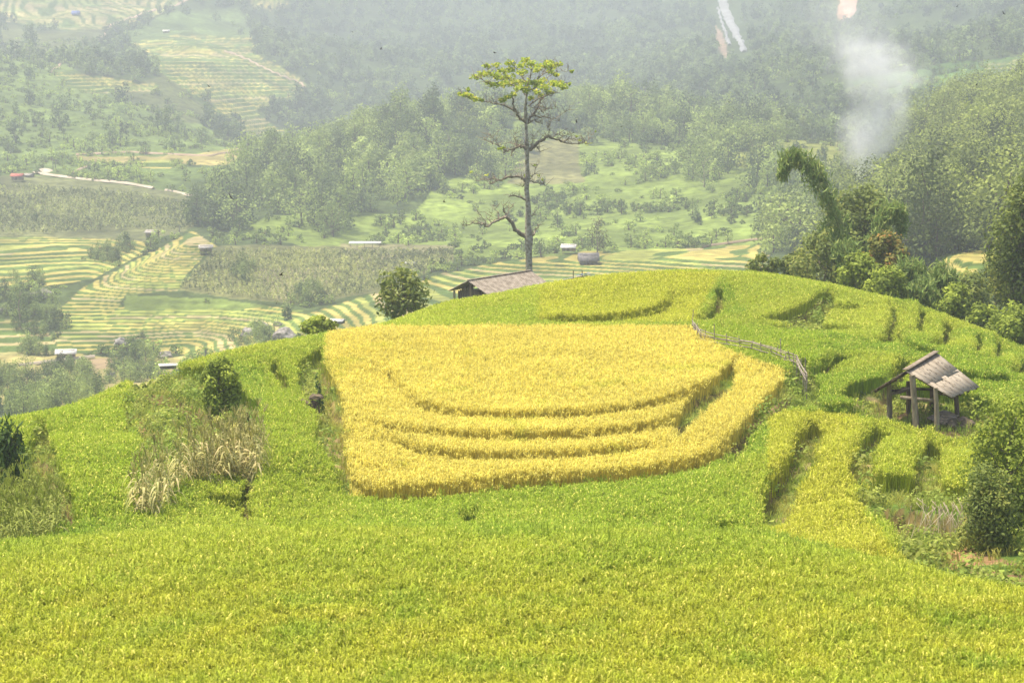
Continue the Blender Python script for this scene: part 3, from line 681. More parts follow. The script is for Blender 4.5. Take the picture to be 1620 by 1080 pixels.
MID_F = [[(290,360),(330,310),(420,235),(560,185),(650,158),(770,158),(835,225),(800,290),(680,300),(645,342),(540,345),(500,325),(440,335),(380,372),(330,366)],
         [(880,130),(1100,190),(1262,205),(1240,245),(1100,240),(1000,218),(900,190),(870,160)], [(1078,238),(1152,238),(1155,298),(1078,298)], [(1168,262),(1245,270),(1250,305),(1180,300)],
         [(1212,355),(1300,300),(1345,300),(1345,440),(1212,420)], [(470,330),(560,315),(570,380),(480,372)], [(930,190),(1020,196),(1020,235),(950,222)]]
RIGHT_F = [[(1378,300),(1440,240),(1540,190),(1620,165),(2100,120),(2100,600),(1620,440),(1570,395),(1480,408),(1440,430),(1330,450),(1330,320)]]
MEADOW = [PAINT[7][0], PAINT[8][0], PAINT[9][0], PAINT[16][0]]
FIELDS = [[(1112,-60),(1150,-60),(1196,98),(1140,102)],[(1310,-60),(1360,-60),(1352,40),(1322,42)]]+[t[0] for t in TER]+[PAINT[i][0] for i in (4,6,10,11,12,14,15,9,17,18)]
def fcols(n, r, x, y, base=(.075,.12,.028), v=.3):
    t = np.clip(.5+fbm(x/25, y/25, 151, 3)+r.normal(0, .5, n), 0, 1)[:, None]; c = np.array(base)[None]*(.5+1.05*t)*(1+np.array([[.25,.1,0]])*t)
    return c*(1+r.normal(0, v*.4, (n, 1)))
def put(name, x, y, r, kinds, label, cat, smin, smax, base=(.075,.12,.028), sink=.2):
    z = bgz(x, y)[0]; n = len(x); s = r.uniform(smin, smax, n)
    gn_scatter(name, np.stack([x, y, z+CZ-sink], 1), np.stack([r.normal(0, .05, n), r.normal(0, .05, n), r.uniform(0, 6.28, n)], 1), np.stack([s*r.uniform(.85, 1.15, n), s*r.uniform(.85, 1.15, n), s*r.uniform(.85, 1.2, n)], 1), r.integers(0, len(kinds), n), fcols(n, r, x, y, base), kinds, label, cat)
    print(name, n)
def anyp(px, py, polys):
    m = np.zeros(px.shape, bool)
    for p in polys: m |= inpoly(px, py, p)
    return m
x, y, r = scatter_bg(9000, 390, 860, seed=1); z = bgz(x, y)[0]; px, py = project(x, y, z); jx = px+8*fbm(x/10, y/10, 161, 2)
m = anyp(jx, py, MID_F) & (y > 400) & (y < 800) & (rng.uniform(0, 1, len(x)) < .6); put('ridge_wood', x[m], y[m], r, kinds_mid, 'mixed wood covering the rounded ridge behind the lone tree', 'wood', .75, 1.55, (.20,.28,.08))
x, y, r = scatter_bg(9000, 215, 640, 1300, 2060, seed=2, pw=1.6); z = bgz(x, y)[0]; px, py = project(x, y, z); m = anyp(px, py, RIGHT_F) & (y > 240) & ~anyp(px, py, [TER[8][0]])
m |= (px > 1330) & (py > 300) & (y > 240) & (px < 2100) & (y < 460) & ~anyp(px, py+8, [TER[8][0]])
m &= rng.uniform(0, 1, len(x)) < .38
put('right_hand_wood', x[m], y[m], r, kinds_right, 'dense dark green wood on the slope behind the bamboo', 'wood', .9, 1.75, (.17,.23,.055))
x, y, r = scatter_bg(26000, 560, 1950, seed=3, pw=1.8); z = bgz(x, y)[0]; px, py = project(x, y, z)
m = (y > 620) & ~(anyp(px, py, MID_F) & (y < 800)) & ~anyp(px, py, FIELDS) & ~anyp(px, py, MEADOW[3:]) & (py > -260); sp_ = inpoly(px, py, PAINT[0][0]) | inpoly(px, py, PAINT[1][0]) | inpoly(px, py, PAINT[2][0]) | inpoly(px, py, PAINT[3][0])
m &= ~(sp_ & (rng.uniform(0, 1, len(x)) < .94)); m |= (px > 1345) & (y > 560) & ~anyp(px, py, FIELDS) & ~anyp(px, py, MEADOW[3:])
m &= (fbm(x/45, y/45, 171, 3) > -.25) | (rng.uniform(0, 1, len(x)) < .3)
put('mountain_wood', x[m], y[m], r, kinds_far, 'hazy forest covering the far mountain sides', 'forest', .5, 1.05, (.12,.18,.06))
# scrub on meadows and slopes, in clumps
x, y, r = scatter_bg(42000, 300, 1150, seed=4, pw=1.2); z = bgz(x, y)[0]; px, py = project(x, y, z)
cl = fbm(x/14, y/14, 181, 3); m = ((cl > .14) | (rng.uniform(0, 1, len(x)) < .10)) & ~anyp(px, py, FIELDS) & ~anyp(px, py, MID_F) & ~((px > 1340) & (y < 620)) & (py > 40)
put('hillside_scrub', x[m], y[m], r, kinds_bush, 'scrub and small bushes dotted over the green hillsides', 'scrub', .45, 1.25, (.22,.31,.08), .1)
# valley thickets round the bottom fields
TH = [[(-300,575),(60,590),(160,605),(150,650),(-300,670)],[(170,570),(250,560),(255,600),(170,612)],[(20,440),(60,440),(110,520),(70,560),(20,520)],[(-300,440),(15,460),(30,500),(-300,520)],[(40,600),(100,575),(150,590),(120,640)],[(40,520),(90,530),(95,560),(35,565)],[(200,530),(232,528),(236,552),(202,552)],[(360,540),(400,520),(440,530),(420,560)],[(370,425),(405,420),(410,448),(378,450)],[(480,455),(520,470),(505,485),(470,480)],[(130,412),(165,392),(215,392),(190,420)]]
x, y, r = scatter_bg(15000, 250, 620, -420, 700, seed=5, pw=1.5); z = bgz(x, y)[0]; px, py = project(x, y, z)
m = anyp(px+6*fbm(x/8, y/8, 191, 2), py, TH); m &= rng.uniform(0, 1, len(x)) < .62
put('valley_thicket', x[m], y[m], r, kinds_mid, 'bushy thicket around the lowest fields on the valley floor', 'thicket', .18, .48, (.17,.24,.075))
# maize grown in rows on the far slopes: thousands of plants, one mass per slope
def tuft(seed):
    r = np.random.default_rng(seed); m = MB(); n = 12; a = r.uniform(0, 6.28, n); P_ = np.stack([np.cos(a)*.28, np.sin(a)*.28, r.uniform(.5, 1.8, n)], 1); m.leaves(P_, .8, .3, asp=.28, seed=seed, hang=.3); return m.build('maize_tuft', M['far_leaf'], do_link=False)
tf = [tuft(600+i) for i in range(4)]
def maize_far(name, label, poly, y0, y1, sp, base, c0, c1):
    r = np.random.default_rng(len(name)); X_, Y_ = [], []
    for yy in np.arange(y0, y1, sp*1.5):
        xs = np.arange((c0-810)/FPX*yy, (c1-810)/FPX*yy, sp*.9); X_.append(xs+r.normal(0, .12, xs.shape)); Y_.append(yy+1.5*fbm(xs/12, xs*0+yy/12, 201, 2)+r.normal(0, .15, xs.shape))
    x, y = np.concatenate(X_), np.concatenate(Y_); z = bgz(x, y)[0]; px, py = project(x, y, z); m = inpoly(px+4*fbm(x/8, y/8, 203, 2), py, poly) & (fbm(x/7, y/7, 205, 3) < .45); put(name, x[m], y[m], r, tf, label, 'maize', .55, .95, base, 0)
maize_far('maize_slope', 'grey-green maize slope in rows below the pale road on the left', [(-400,302),(70,298),(210,308),(326,332),(314,352),(290,366),(222,364),(60,372),(-400,372)], 380, 760, 1.2, (.27,.33,.14), -420, 340)
maize_far('maize_above_terraces', 'maize field between the terrace spur and the ridge wood', [(348,400),(540,402),(718,400),(716,415),(600,462),(480,482),(360,470),(282,457)], 360, 640, 1.05, (.27,.32,.13), 270, 730)
# ------------------------------------------------------------------ the lone tall tree
def wood_branch(mb, pts, Y, r0, r1, n=6, dy=0.):
    m = len(pts); P_ = [q(p[0], p[1], Y+(p[2] if len(p) > 2 else dy*i/(m-1))) for i, p in enumerate(pts)]
    Q_ = [P_[0]]; 
    for a, b in zip(P_[:-1], P_[1:]):
        k = 3
        for j in range(1, k+1): Q_.append(a+(b-a)*j/k+(np.random.default_rng(int(abs(a[0]*1000))+j).normal(0, .05, 3)*(j < k)))
    mb.tube(Q_, np.linspace(r0, r1, len(Q_))*(1+0), n, .1); return Q_
TY = 150.
t0 = q(838, 445, TY); tz = bgraw(np.array([t0[0]]), np.array([TY]))[0]+CZ
lt = thing('lone_tree', 'tall bare-limbed tree with a small yellow-green crown behind the brown-roofed hut', 'tree', (t0[0], TY, tz-.3))
mb = MB(); tp = [(838,445),(837,430),(836.5,400),(837,378),(836,372),(835,345),(836,335),(835,318),(833,300),(834,288),(835,284),(834,262),(834,242),(833.5,236),(833,215),(832,196),(832,190),(831.5,170),(833,150),(835,138)]
tr_ = [.30,.35,.31,.42,.36,.25,.30,.24,.24,.22,.27,.19,.20,.24,.16,.15,.2,.13,.11,.08]
mb.tube([np.array([t0[0], TY, tz-.3])]+[q(a, b, TY) for a, b in tp], [.38]+[v*.82 for v in tr_], 10, .06)
M['pale_bark'] = simple('mottled_pale_bark', (.20,.17,.12), (.46,.42,.34), 5, .95, .4); mb.build('trunk', M['pale_bark'], lt, smooth=True)
LIMBS = [([(836,377),(822,369),(814,363),(811,354),(806,348),(800,342)], .20, .12, -1), ([(800,343),(793,346),(786,349),(777,354),(769,358),(766,354),(758,353),(750,353),(738,356),(731,357)], .12, .02, -2), ([(800,342),(797,334),(796,326)], .08, .02, 0), ([(806,350),(801,341),(806,330),(812,322)], .05, .015, 1),
 ([(769,357),(763,345),(756,336)], .04, .01, 0), ([(777,353),(774,345),(778,338)], .04, .01, 0), ([(790,346),(786,334),(780,326)], .04, .01, 1), ([(838,377),(845,371),(848,362),(851,355)], .10, .02, 1), ([(836,345),(842,342),(845,337)], .07, .02, 0), ([(832,316),(824,312),(811,310),(804,312)], .11, .02, -1),
 ([(834,287),(829,283),(822,280),(812,280),(801,281),(794,285),(787,285)], .12, .07, -1), ([(787,285),(782,289),(775,292)], .06, .02, -1), ([(787,284),(780,283),(772,285),(764,283),(755,287)], .05, .01, -1), ([(836,287),(842,287),(852,290),(858,291),(863,294)], .06, .015, 1), ([(836,286),(843,278),(848,266),(850,260)], .03, .01, 1), ([(833,290),(828,294),(822,294)], .04, .01, 0),
 ([(833,238),(829,233),(823,230),(816,234),(807,237),(800,240),(797,243)], .13, .03, -1), ([(823,230),(817,227),(812,228),(805,226)], .06, .01, 1), ([(815,234),(810,242),(808,247)], .06, .02, 0), ([(800,240),(795,235),(787,230),(778,225),(769,222),(762,218)], .05, .01, -2), ([(787,230),(782,220),(776,214)], .03, .01, 0), ([(818,232),(814,220),(815,212)], .03, .01, 1),
 ([(835,238),(841,235),(847,230),(856,223),(863,217),(867,216)], .15, .10, 1), ([(867,216),(874,219),(883,221),(891,225),(900,227),(910,227),(922,227),(931,228)], .09, .02, 2), ([(883,221),(890,216),(898,213),(906,215)], .04, .01, 1), ([(867,216),(869,209),(866,203)], .04, .01, 0), ([(891,225),(899,220),(912,222),(925,217)], .04, .01, 3), ([(874,218),(879,213),(886,211)], .04, .01, 1), ([(848,230),(852,236),(855,240)], .06, .02, 0), ([(838,236),(842,224),(845,216)], .03, .01, -1), ([(917,227),(930,222),(936,214)], .03, .01, 2),
 ([(832,193),(826,189),(822,186),(819,182),(817,177),(813,168),(812,158),(810,148)], .12, .05, -2), ([(816,176),(808,172),(800,168),(791,165),(783,163),(772,162),(762,160),(750,156),(738,153),(727,151)], .08, .02, -3), ([(832,193),(837,189),(842,183),(848,176),(851,170),(852,164),(855,158),(862,150)], .11, .04, 2), ([(843,182),(848,184),(858,185),(870,187),(880,188),(888,191)], .07, .015, 2), ([(834,196),(840,192),(847,190),(853,195),(858,197)], .06, .015, 1),
 ([(851,172),(860,178),(863,174),(865,171),(874,173),(884,171)], .05, .01, 3), ([(847,178),(846,172),(847,169)], .04, .02, 0), ([(836,168),(845,161),(854,155),(865,152),(875,149),(886,146)], .07, .02, 3), ([(870,187),(872,194),(868,202)], .03, .01, 0), ([(880,188),(890,180),(900,174)], .03, .01, 2),
 ([(834,148),(826,141),(816,137),(806,134),(792,135),(778,133),(768,130),(758,124),(750,120)], .07, .02, -3), ([(833,150),(828,145),(820,140),(812,130),(803,120),(795,113)], .06, .02, 3), ([(806,134),(795,126),(782,120),(772,114),(768,104)], .05, .01, -2), ([(835,140),(831,128),(824,120),(818,110),(808,99)], .06, .015, 1), ([(836,138),(839,124),(841,112),(842,101)], .06, .015, -1), ([(836,136),(846,128),(858,119),(864,108),(868,100)], .06, .015, 2),
 ([(858,119),(868,113),(878,104),(884,102)], .04, .01, 0), ([(836,144),(846,139),(858,136),(872,134),(884,133),(893,134)], .06, .015, -3), ([(865,124),(876,116),(890,113),(903,113)], .03, .01, 2), ([(872,134),(888,130),(900,134)], .03, .01, 1)]
mb = MB()
tips = []
for pts, r0, r1, dy in LIMBS:
    Q_ = wood_branch(mb, pts, TY, r0, r1, 6, dy*1.); tips.append(Q_)
    rr = np.random.default_rng(int(pts[0][0]*7+pts[-1][1]))
    for k in range(2, len(Q_), 2):       # fine twigs
        if r0 > .16: continue
        for _ in range(3):
            d = rr.normal(0, 1, 3); d[2] = abs(d[2])*.9+.2; d /= np.linalg.norm(d); l = rr.uniform(.4, 1.1); a = Q_[k]; b_ = a+d*l*.5+rr.normal(0, .06, 3); mb.tube([a, b_, b_+d*l*.4+rr.normal(0, .12, 3)], [.022, .015, .007], 4)
mb.build('branches', M['bark'], lt)
CL = [(770,104,6,-1),(762,118,9,-1),(752,122,8,-2),(772,116,8,0),(785,103,7,1),(784,120,11,-2),(795,112,8,2),(803,122,11,2),(806,100,8,1),(808,110,8,0),(824,104,9,1),(826,115,8,-1),(832,96,7,0),(842,102,10,-1),(848,110,8,1),(862,104,10,2),(868,99,7,1),(874,103,8,0),(884,102,6,1),(870,112,8,2),(880,118,5,2),(815,130,11,0),(800,132,9,-2),(830,130,10,1),(845,132,11,-1),(858,128,9,2),(862,138,9,-2),(833,142,9,0),(876,132,9,-2),(887,134,8,-3),(892,138,6,-3),(868,145,8,2),(850,146,7,2),(822,140,8,-1),(812,149,5,-2),(803,153,6,-2),(795,158,6,-2),(782,134,8,-2),(773,131,6,-2),(728,149,4,-3),(735,150,6,-3),(743,152,7,-3),(752,156,7,-3),(762,158,4,-2),(740,142,3,-3),(904,113,3,2),(901,133,3,1),(856,152,6,2),(840,155,5,1),(796,233,4,-1),(790,236,4,-2),(930,227,5,2),(919,223,3,2),(912,215,2.5,2),(942,208,2,2),(835,276,6,0),(846,262,3,1),(852,277,4,1),(858,284,2.5,1),(745,272,3,-1),(770,277,3,-1)]
pts = []; 
rr = np.random.default_rng(5)
for cx, cy_, rad, dy in CL:
    n = int(9.5*rad*(1 if cy_ < 165 else .28)); a = rr.normal(0, 1, (n, 3)); a /= np.linalg.norm(a, axis=1)[:, None]; c0_ = q(cx, cy_, TY+dy*1.0+rr.normal(0, .5)); rm = rad*TY/FPX
    pts.append(c0_+a*rr.uniform(.2, 1.15, (n, 1))*rm*np.array([1.1, 1.3, .62]))
pts = np.concatenate(pts)
MB().leaves(pts, .24, .9, asp=.8, seed=8).build('crown', LEAF['yellow'], lt)

# ------------------------------------------------------------------ hut with corrugated roof behind the crest
M['sheet'] = simple('weathered_cement_sheet', (.20,.165,.13), (.36,.31,.25), 3, .9, .3, (1,1,1))
M['plank'] = simple('grey_plank', (.17,.13,.09), (.33,.27,.2), 5, .9, .5, (1,1,.15))
M['plank_dark'] = simple('dark_plank', (.07,.05,.035), (.16,.12,.08), 5, .9, .5, (1,1,.15))
M['whitemetal'] = simple('pale_metal_sheet', (.34,.33,.31), (.50,.49,.46), 2, .6, .1)
M['blue'] = simple('blue_tarp', (.08,.12,.36), (.16,.2,.45), 2, .6, .4)
def corrugated(mb, A, B, C_, D, waves, amp, th=.02):
    """sheet from ridge A-B down to eave D-C, waves running down the slope"""
    A, B, C_, D = (np.array(v, float) for v in (A, B, C_, D)); n = waves*6; nn = np.cross(B-A, D-A); nn /= np.linalg.norm(nn); nn = nn*(1 if nn[2] > 0 else -1); V = []
    for i in range(n+1):
        t = i/n; o_ = nn*amp*math.sin(2*math.pi*waves*t)
        for s_ in np.linspace(0, 1, 7): V.append((A+(B-A)*t)*(1-s_)+(D+(C_-D)*t)*s_+o_+nn*.012*(hashn(int(i//12), int(s_*3), 3)-.5))
    F = grid_faces(n+1, 7); V = np.array(V); mb.add(V, F); mb.add(V-nn*th, F[:, ::-1])
HY = 124.
A0 = q(740, 444, HY); e1 = np.array([.58, .81, 0]); e2 = np.array([.81, -.58, 0]); B0 = A0+e1*7.2+np.array([0,0,.05]); dn = np.array([0,0,-.80])
gz = nz(A0+e1*3)
h = thing('farm_hut', 'plank hut with a brown corrugated gable roof half hidden behind the rice crest', 'hut', (*(A0+e1*3.5)[:2], min(gz, A0[2]-3.2)))
mb = MB(); corrugated(mb, A0, B0, B0+e2*1.62+dn, A0+e2*1.62+dn, 34, .035); mb.build('front_roof', M['sheet'], h)
mb = MB(); corrugated(mb, A0, B0, B0-e2*1.62+dn*.95, A0-e2*1.62+dn*.95, 34, .035); mb.build('back_roof', M['sheet'], h)
mb = MB()
for k in range(30):
    a = A0+(B0-A0)*k/30; b = A0+(B0-A0)*(k+.93)/30; mb.beam(a+[0,0,.04], b+[0,0,.05], .16, .05)
mb.build('ridge_cap', M['sheet'], h)
g0 = A0+e1*.75; bot = h.location.z-.2; mb = MB()
for k in range(17):                           # gable and side planks
    s_ = -1.3+2.6*k/16; top = g0[2]-.16-abs(s_)*.5; 
    if -.1 < s_ < .55: top -= .45
    mb.beam(g0+e2*s_+[0,0,bot-g0[2]], np.array([*(g0+e2*s_)[:2], top]), .13, .03, up=tuple(e1))
for k in range(40):
    p = g0+e2*1.3+e1*(6*k/39.); mb.beam(np.array([p[0], p[1], bot]), np.array([p[0], p[1], g0[2]-.85]), .13, .03, up=tuple(e2))
    p = g0-e2*1.3+e1*(6*k/39.); mb.beam(np.array([p[0], p[1], bot]), np.array([p[0], p[1], g0[2]-.85]), .13, .03, up=tuple(e2))
mb.build('wall', M['plank'], h)
for a, b in ((.15, -1.25), (.15, .1), (.15, 1.3), (6.9, 1.3), (6.9, -1.3)):
    p = A0+e1*a+e2*b; MB().tube([(p[0], p[1], bot), (p[0]+.02, p[1], A0[2]-.12-abs(b)*.49)], .08, 7, .08).build('post', M['bark'], h)
MB().beam(g0+e2*-.1+[0,0,-.62], g0+e2*.62+[0,0,-.62], .05, .06).build('window_rail', M['whitemetal'], h)
# low shed beyond it: only the long edge of its roof shows
SY = 126.; a_ = q(852, 450.5, SY); b_ = q(924, 436.5, SY+4); 
s = thing('low_shed', 'long low shed roof with a blue tarp corner just clearing the crest', 'shed', (*((a_+b_)/2)[:2], a_[2]-2.6))
d_ = np.array([.55, 2.2, -.12]); mb = MB(); corrugated(mb, a_, b_, b_+d_, a_+d_, 30, .03); mb.build('roof', M['whitemetal'], s)
mb = MB(); 
for k in range(26):
    p = a_+(b_-a_)*k/26; mb.beam(p+[0,0,-.04], p+(b_-a_)*.03+[0,0,-.04], .05, .10)
mb.build('eave_edge', M['plank_dark'], s)
mb = MB(); r_ = np.random.default_rng(4); V = []
for i in range(9):
    for j in range(5): V.append(b_+(a_-b_)*(i/8*.24-.05)+d_*(j/4)*.6+np.array([0, 0, .09+.07*r_.uniform()+.03*math.sin(i*1.7)]))
mb.add(V, grid_faces(9, 5)); mb.build('tarp', M['blue'], s)
for x_ in (907, 921):
    p = q(x_, 447, SY+3); MB().tube([(p[0], p[1], s.location.z), p, q(x_, 428, SY+3)], .028, 6).build('pole', M['plank_dark'], s)
for k in (.02, .5, .97):
    p = a_+(b_-a_)*k+d_*.5; MB().tube([(p[0], p[1], s.location.z-.3), (p[0], p[1], p[2]-.03)], .07, 6).build('post', M['bark'], s)

# ------------------------------------------------------------------ open-sided hut among the fields
rm = bpy.data.materials.new('flecked_roof_boards'); nt, p = nodes(rm)
vor = N(nt, 'ShaderNodeTexVoronoi'); vor.inputs['Scale'].default_value = 4.6; tc = N(nt, 'ShaderNodeTexCoord'); nt.links.new(tc.outputs['Object'], vor.inputs['Vector'])
f1 = noise_tex(nt, 2.2, 6); f2 = noise_tex(nt, 40, 3)
base = mixc(nt, ramp(nt, f1, .35, .65), (.29,.24,.18), (.36,.31,.24))
gt = N(nt, 'ShaderNodeMath', operation='LESS_THAN'); nt.links.new(vor.outputs['Distance'], gt.inputs[0]); gt.inputs[1].default_value = .26
g2 = N(nt, 'ShaderNodeMath', operation='GREATER_THAN'); nt.links.new(f2, g2.inputs[0]); g2.inputs[1].default_value = .45
g3 = N(nt, 'ShaderNodeMath', operation='MULTIPLY'); nt.links.new(gt.outputs[0], g3.inputs[0]); nt.links.new(g2.outputs[0], g3.inputs[1])
nt.links.new(mixc(nt, g3.outputs[0], base, (.07,.05,.035)), p.inputs['Base Color']); p.inputs['Roughness'].default_value = .9; p.inputs['Specular IOR Level'].default_value = .15
M['flecked'] = rm
RN, RF = q(1432.5, 587, 72), q(1481.5, 557.5, 75.6); ER, EF = q(1504, 628, 71.3), q(1549, 611, 74.9); LN = q(1378, 620, 72.4); LF = LN+(RF-RN)
gzh = min(nz(q(1450, 660, 72)), nz(q(1500, 660, 73)))
oh = thing('open_hut', 'open-sided wooden field hut with a flecked grey board roof and plank platform', 'hut', (*((RN+RF)/2)[:2], gzh-.1))
def slopeboards(a, b, c, d, rows, colsn, mat, name):
    mb = MB(); r_ = np.random.default_rng(3)
    for i in range(rows):
        for j in range(colsn):
            t0_, t1_ = i/rows, (i+1.12)/rows; u0, u1 = j/colsn+.004, (j+.985)/colsn; t1_ = min(t1_, 1+.03*r_.uniform())
            pt = lambda u_, t_: (a+(b-a)*u_)*(1-t_)+(d+(c-d)*u_)*t_
            lift = np.array([0, 0, .012*r_.uniform()+.008*(rows-1-i)]); mb.plate(pt(u0, t0_)+lift, pt(u1, t0_)+lift, pt(u1, t1_)+lift*.6, pt(u0, t1_)+lift*.6, .018)
    return mb.build(name, mat, oh)
slopeboards(RN, RF, EF, ER, 2, 7, M['flecked'], 'sunny_roof'); slopeboards(RN, RF, LF, LN, 2, 7, M['plank'], 'far_roof')
MB().beam(RN+[0,0,.06], RF+[0,0,.06], .22, .025).build('ridge_board', M['plank'], oh)
up3 = lambda a, dz: np.array([a[0], a[1], a[2]+dz])
mb = MB()
for k in (.08, .36, .64, .92):
    r0_ = RN+(RF-RN)*k; mb.beam(up3(r0_, -.10), up3(LN+(RF-RN)*k, -.08)+(r0_-LN-(RF-RN)*k)*.03, .05, .09); mb.beam(up3(r0_, -.10), up3(ER+(EF-ER)*k, -.08), .05, .09)
for t_ in (.15, .5, .85):
    mb.beam(up3(RN+(LN-RN)*t_, -.05), up3(RF+(LF-RF)*t_, -.05), .06, .04); mb.beam(up3(RN+(ER-RN)*t_, -.05), up3(RF+(EF-RF)*t_, -.05), .06, .04)
mb.build('rafters', M['plank_dark'], oh)
def post(px, y0, y1, Y, r_, mat='bark'):
    t = q(px[0], y0, Y); b = q(px[1], y1, Y); g = nz(b); b = np.array([b[0], b[1], min(b[2], g)-.15]); m_ = (t+b)/2+np.array([.02, 0, 0])
    return MB().tube([b, m_, t], [r_*1.1, r_, r_*.92], 8, .07).build('post', M[mat], oh)
post((1406,1408), 607, 650, 73.2, .105); post((1443,1450), 593, 668, 71.9, .125); post((1480,1483), 613, 672, 71.6, .095); post((1512,1515), 622, 662, 73.6, .10, 'plank_dark'); post((1437,1437), 603, 652, 75.2, .10, 'plank_dark'); post((1475,1474), 598, 655, 75.2, .12, 'plank_dark')
mb = MB(); mb.beam(q(1424, 628, 72), q(1485, 634, 71.7), .07, .12); mb.build('tie_beam', M['plank'], oh)
mb = MB(); mb.beam(q(1426, 614, 74.9), q(1478, 616, 74.9), .06, .10); mb.beam(q(1404, 618, 73.2), q(1440, 616, 75.2), .06, .09); mb.beam(q(1482, 622, 71.6), q(1513, 626, 73.6), .06, .09); mb.build('rear_beams', M['plank_dark'], oh)
mb = MB()
for k in range(5): mb.beam(q(1406+k*4, 624.5-k*.6, 73.2-k*.1), q(1431+k*4, 614-k*.4, 74.6), .10, .03)
mb.build('loft_planks', M['plank'], oh)
pa, pb, pc, pd = q(1466, 658, 72.9), q(1492, 656, 74.6), q(1518, 663, 73.5), q(1493, 675, 71.5); pz = CZ-13.22
mb = MB()
for k in range(7):
    u0, u1 = k/7, (k+.9)/7; P4 = [pa+(pd-pa)*u0, pb+(pc-pb)*u0, pb+(pc-pb)*u1, pa+(pd-pa)*u1]; mb.plate(*[np.array([v[0], v[1], pz+.01*(k % 2)]) for v in P4], .05)
mb.build('platform', M['plank'], oh)
# rocks beneath it
def rock(name, label, P_, rad, mat, sq=(1,1,.7), seed=0, group=None, sub=3, cat='rock'):
    bm = bmesh.new(); bmesh.ops.create_icosphere(bm, subdivisions=sub, radius=1)
    for v in bm.verts:
        n_ = mnoise.noise(v.co*1.3+Vector((seed*3.1, 0, 0)))*.45+mnoise.noise(v.co*3.5+Vector((0, seed, 0)))*.18; c = v.co*(1+n_); v.co = Vector((c.x*sq[0]*rad, c.y*sq[1]*rad, c.z*sq[2]*rad))
    me = bpy.data.meshes.new(name); bm.to_mesh(me); bm.free(); me.materials.append(mat); o = link(bpy.data.objects.new(name, me)); o.location = tuple(P_); return tag(o, label, cat, group)
M['stone'] = simple('grey_stone', (.16,.14,.12), (.36,.33,.3), 2, .95, .6); M['stone2'] = simple('brown_stone', (.09,.07,.045), (.20,.15,.10), 3, .95, .6)
for i, (x_, y_, r_) in enumerate(((1512,671,.34),(1523,668,.30),(1531,672,.32),(1520,679,.34),(1533,681,.26),(1509,682,.24),(1505,674,.22))):
    p = q(x_, y_, 72.4-i*.1); rock('mossy_rock', 'brown rock in the loose heap beside the hut platform', (p[0], p[1], p[2]+.02), r_, M['stone2'], seed=i, group='rocks heaped beside the hut platform', sub=2)
# ------------------------------------------------------------------ split bamboo fence along the golden field
M['cane'] = simple('grey_cane', (.20,.16,.12), (.38,.33,.27), 8, .8, .2)
fp = [(1095,517),(1101,523),(1107,533),(1115,536),(1130,540),(1150,544),(1170,548),(1190,551),(1205,556),(1220,561),(1235,568),(1250,575),(1260,583),(1270,592),(1277,600)]
fw = np.array([hit0(a, b+2) for a, b in fp]); ft = [fw[0]]
for a, b in zip(fw[:-1], fw[1:]):
    n = max(1, int(round(np.hypot(*(b-a))/.62)))
    for k in range(1, n+1): ft.append(a+(b-a)*k/n)
ft = np.array(ft); fz = nearG(ft[:, 0], ft[:, 1])[0]+CZ+CROP+.02
fo = thing('bamboo_fence', 'low grey fence of split bamboo winding along the edge of the golden rice', 'fence', (ft[0][0], ft[0][1], fz[0]-.9)); r_ = np.random.default_rng(12)
for k, (x_, y_) in enumerate(ft):
    z = fz[k]; l = r_.uniform(.30, .5) if k % 7 else .85; MB().tube([(x_, y_, z-.9), (x_+r_.normal(0, .03), y_+.02, z+.05), (x_+r_.normal(0, .05), y_, z+l)], [.026, .024, .018], 5).build('stake', M['cane'], fo)
for j, (dz, dy) in enumerate(((.02, -.05), (.14, .05), (.24, -.04), (.33, .05))):
    mb = MB(); k = 0
    while k < len(ft)-1:
        e = min(len(ft)-1, k+int(r_.integers(3, 6))); o_ = r_.normal(0, .035, 2)
        mb.tube([(ft[i][0], ft[i][1]+dy, fz[i]+dz+o_[0]*(1-(i-k)/(e-k))+o_[1]*(i-k)/(e-k)) for i in range(k, e+1)], [.022]*(e-k+1), 5); k = max(k+1, e-int(r_.integers(0, 2)))
    mb.build('rail', M['cane'], fo)
# ------------------------------------------------------------------ trees and bushes round the hill
def gtree(name, label, px, py_top, wpx, Y, kind, near=True, sink=0., **k):
    x = (px-810)/FPX*Y; z = (nz((x, Y)) if near else bgraw(np.array([x]), np.array([Y]))[0]+CZ)-sink
    b = (x, Y, z); return tree(name, label, px, py_top, 0, wpx, Y, kind, base=b, **k)
def gz_(px, Y): x = (px-810)/FPX*Y; return max(nz((x, Y)), bgraw(np.array([x]), np.array([Y]))[0]+CZ)
def ctree(name, label, px, py_top, wpx, Y, kind, **k):
    x = (px-810)/FPX*Y; return tree(name, label, px, py_top, 0, wpx, Y, kind, base=(x, Y, gz_(px, Y)), **k)
ctree('round_tree', 'round olive tree behind the two drooping bamboo tops', 1362, 292, 62, 136, 'olive', nleaf=5200, ls=.30, crown0=.45, nl=14, cb=400)
ctree('dark_bush', 'dull olive bush at the left foot of the arching bamboo', 1308, 352, 62, 126, 'olive', nleaf=4200, ls=.28, crown0=.15, nl=12, seed=3, cb=455)
ctree('dark_bush', 'low grey-green bush rising just left of the bamboo foot', 1262, 392, 30, 128, 'olive', nleaf=1800, ls=.28, crown0=.1, nl=9, seed=31, cb=440)
ctree('red_leaved_tree', 'tree with reddish brown new leaves in front of the bamboo', 1400, 366, 34, 116, 'red', nleaf=2600, ls=.26, crown0=.4, nl=11, seed=4, cb=430)
ctree('leafy_bush', 'lime green bush with reddish tips left of the red-leaved tree', 1364, 395, 40, 113.5, 'bright', nleaf=2700, ls=.26, crown0=.2, nl=11, seed=5, cb=458)
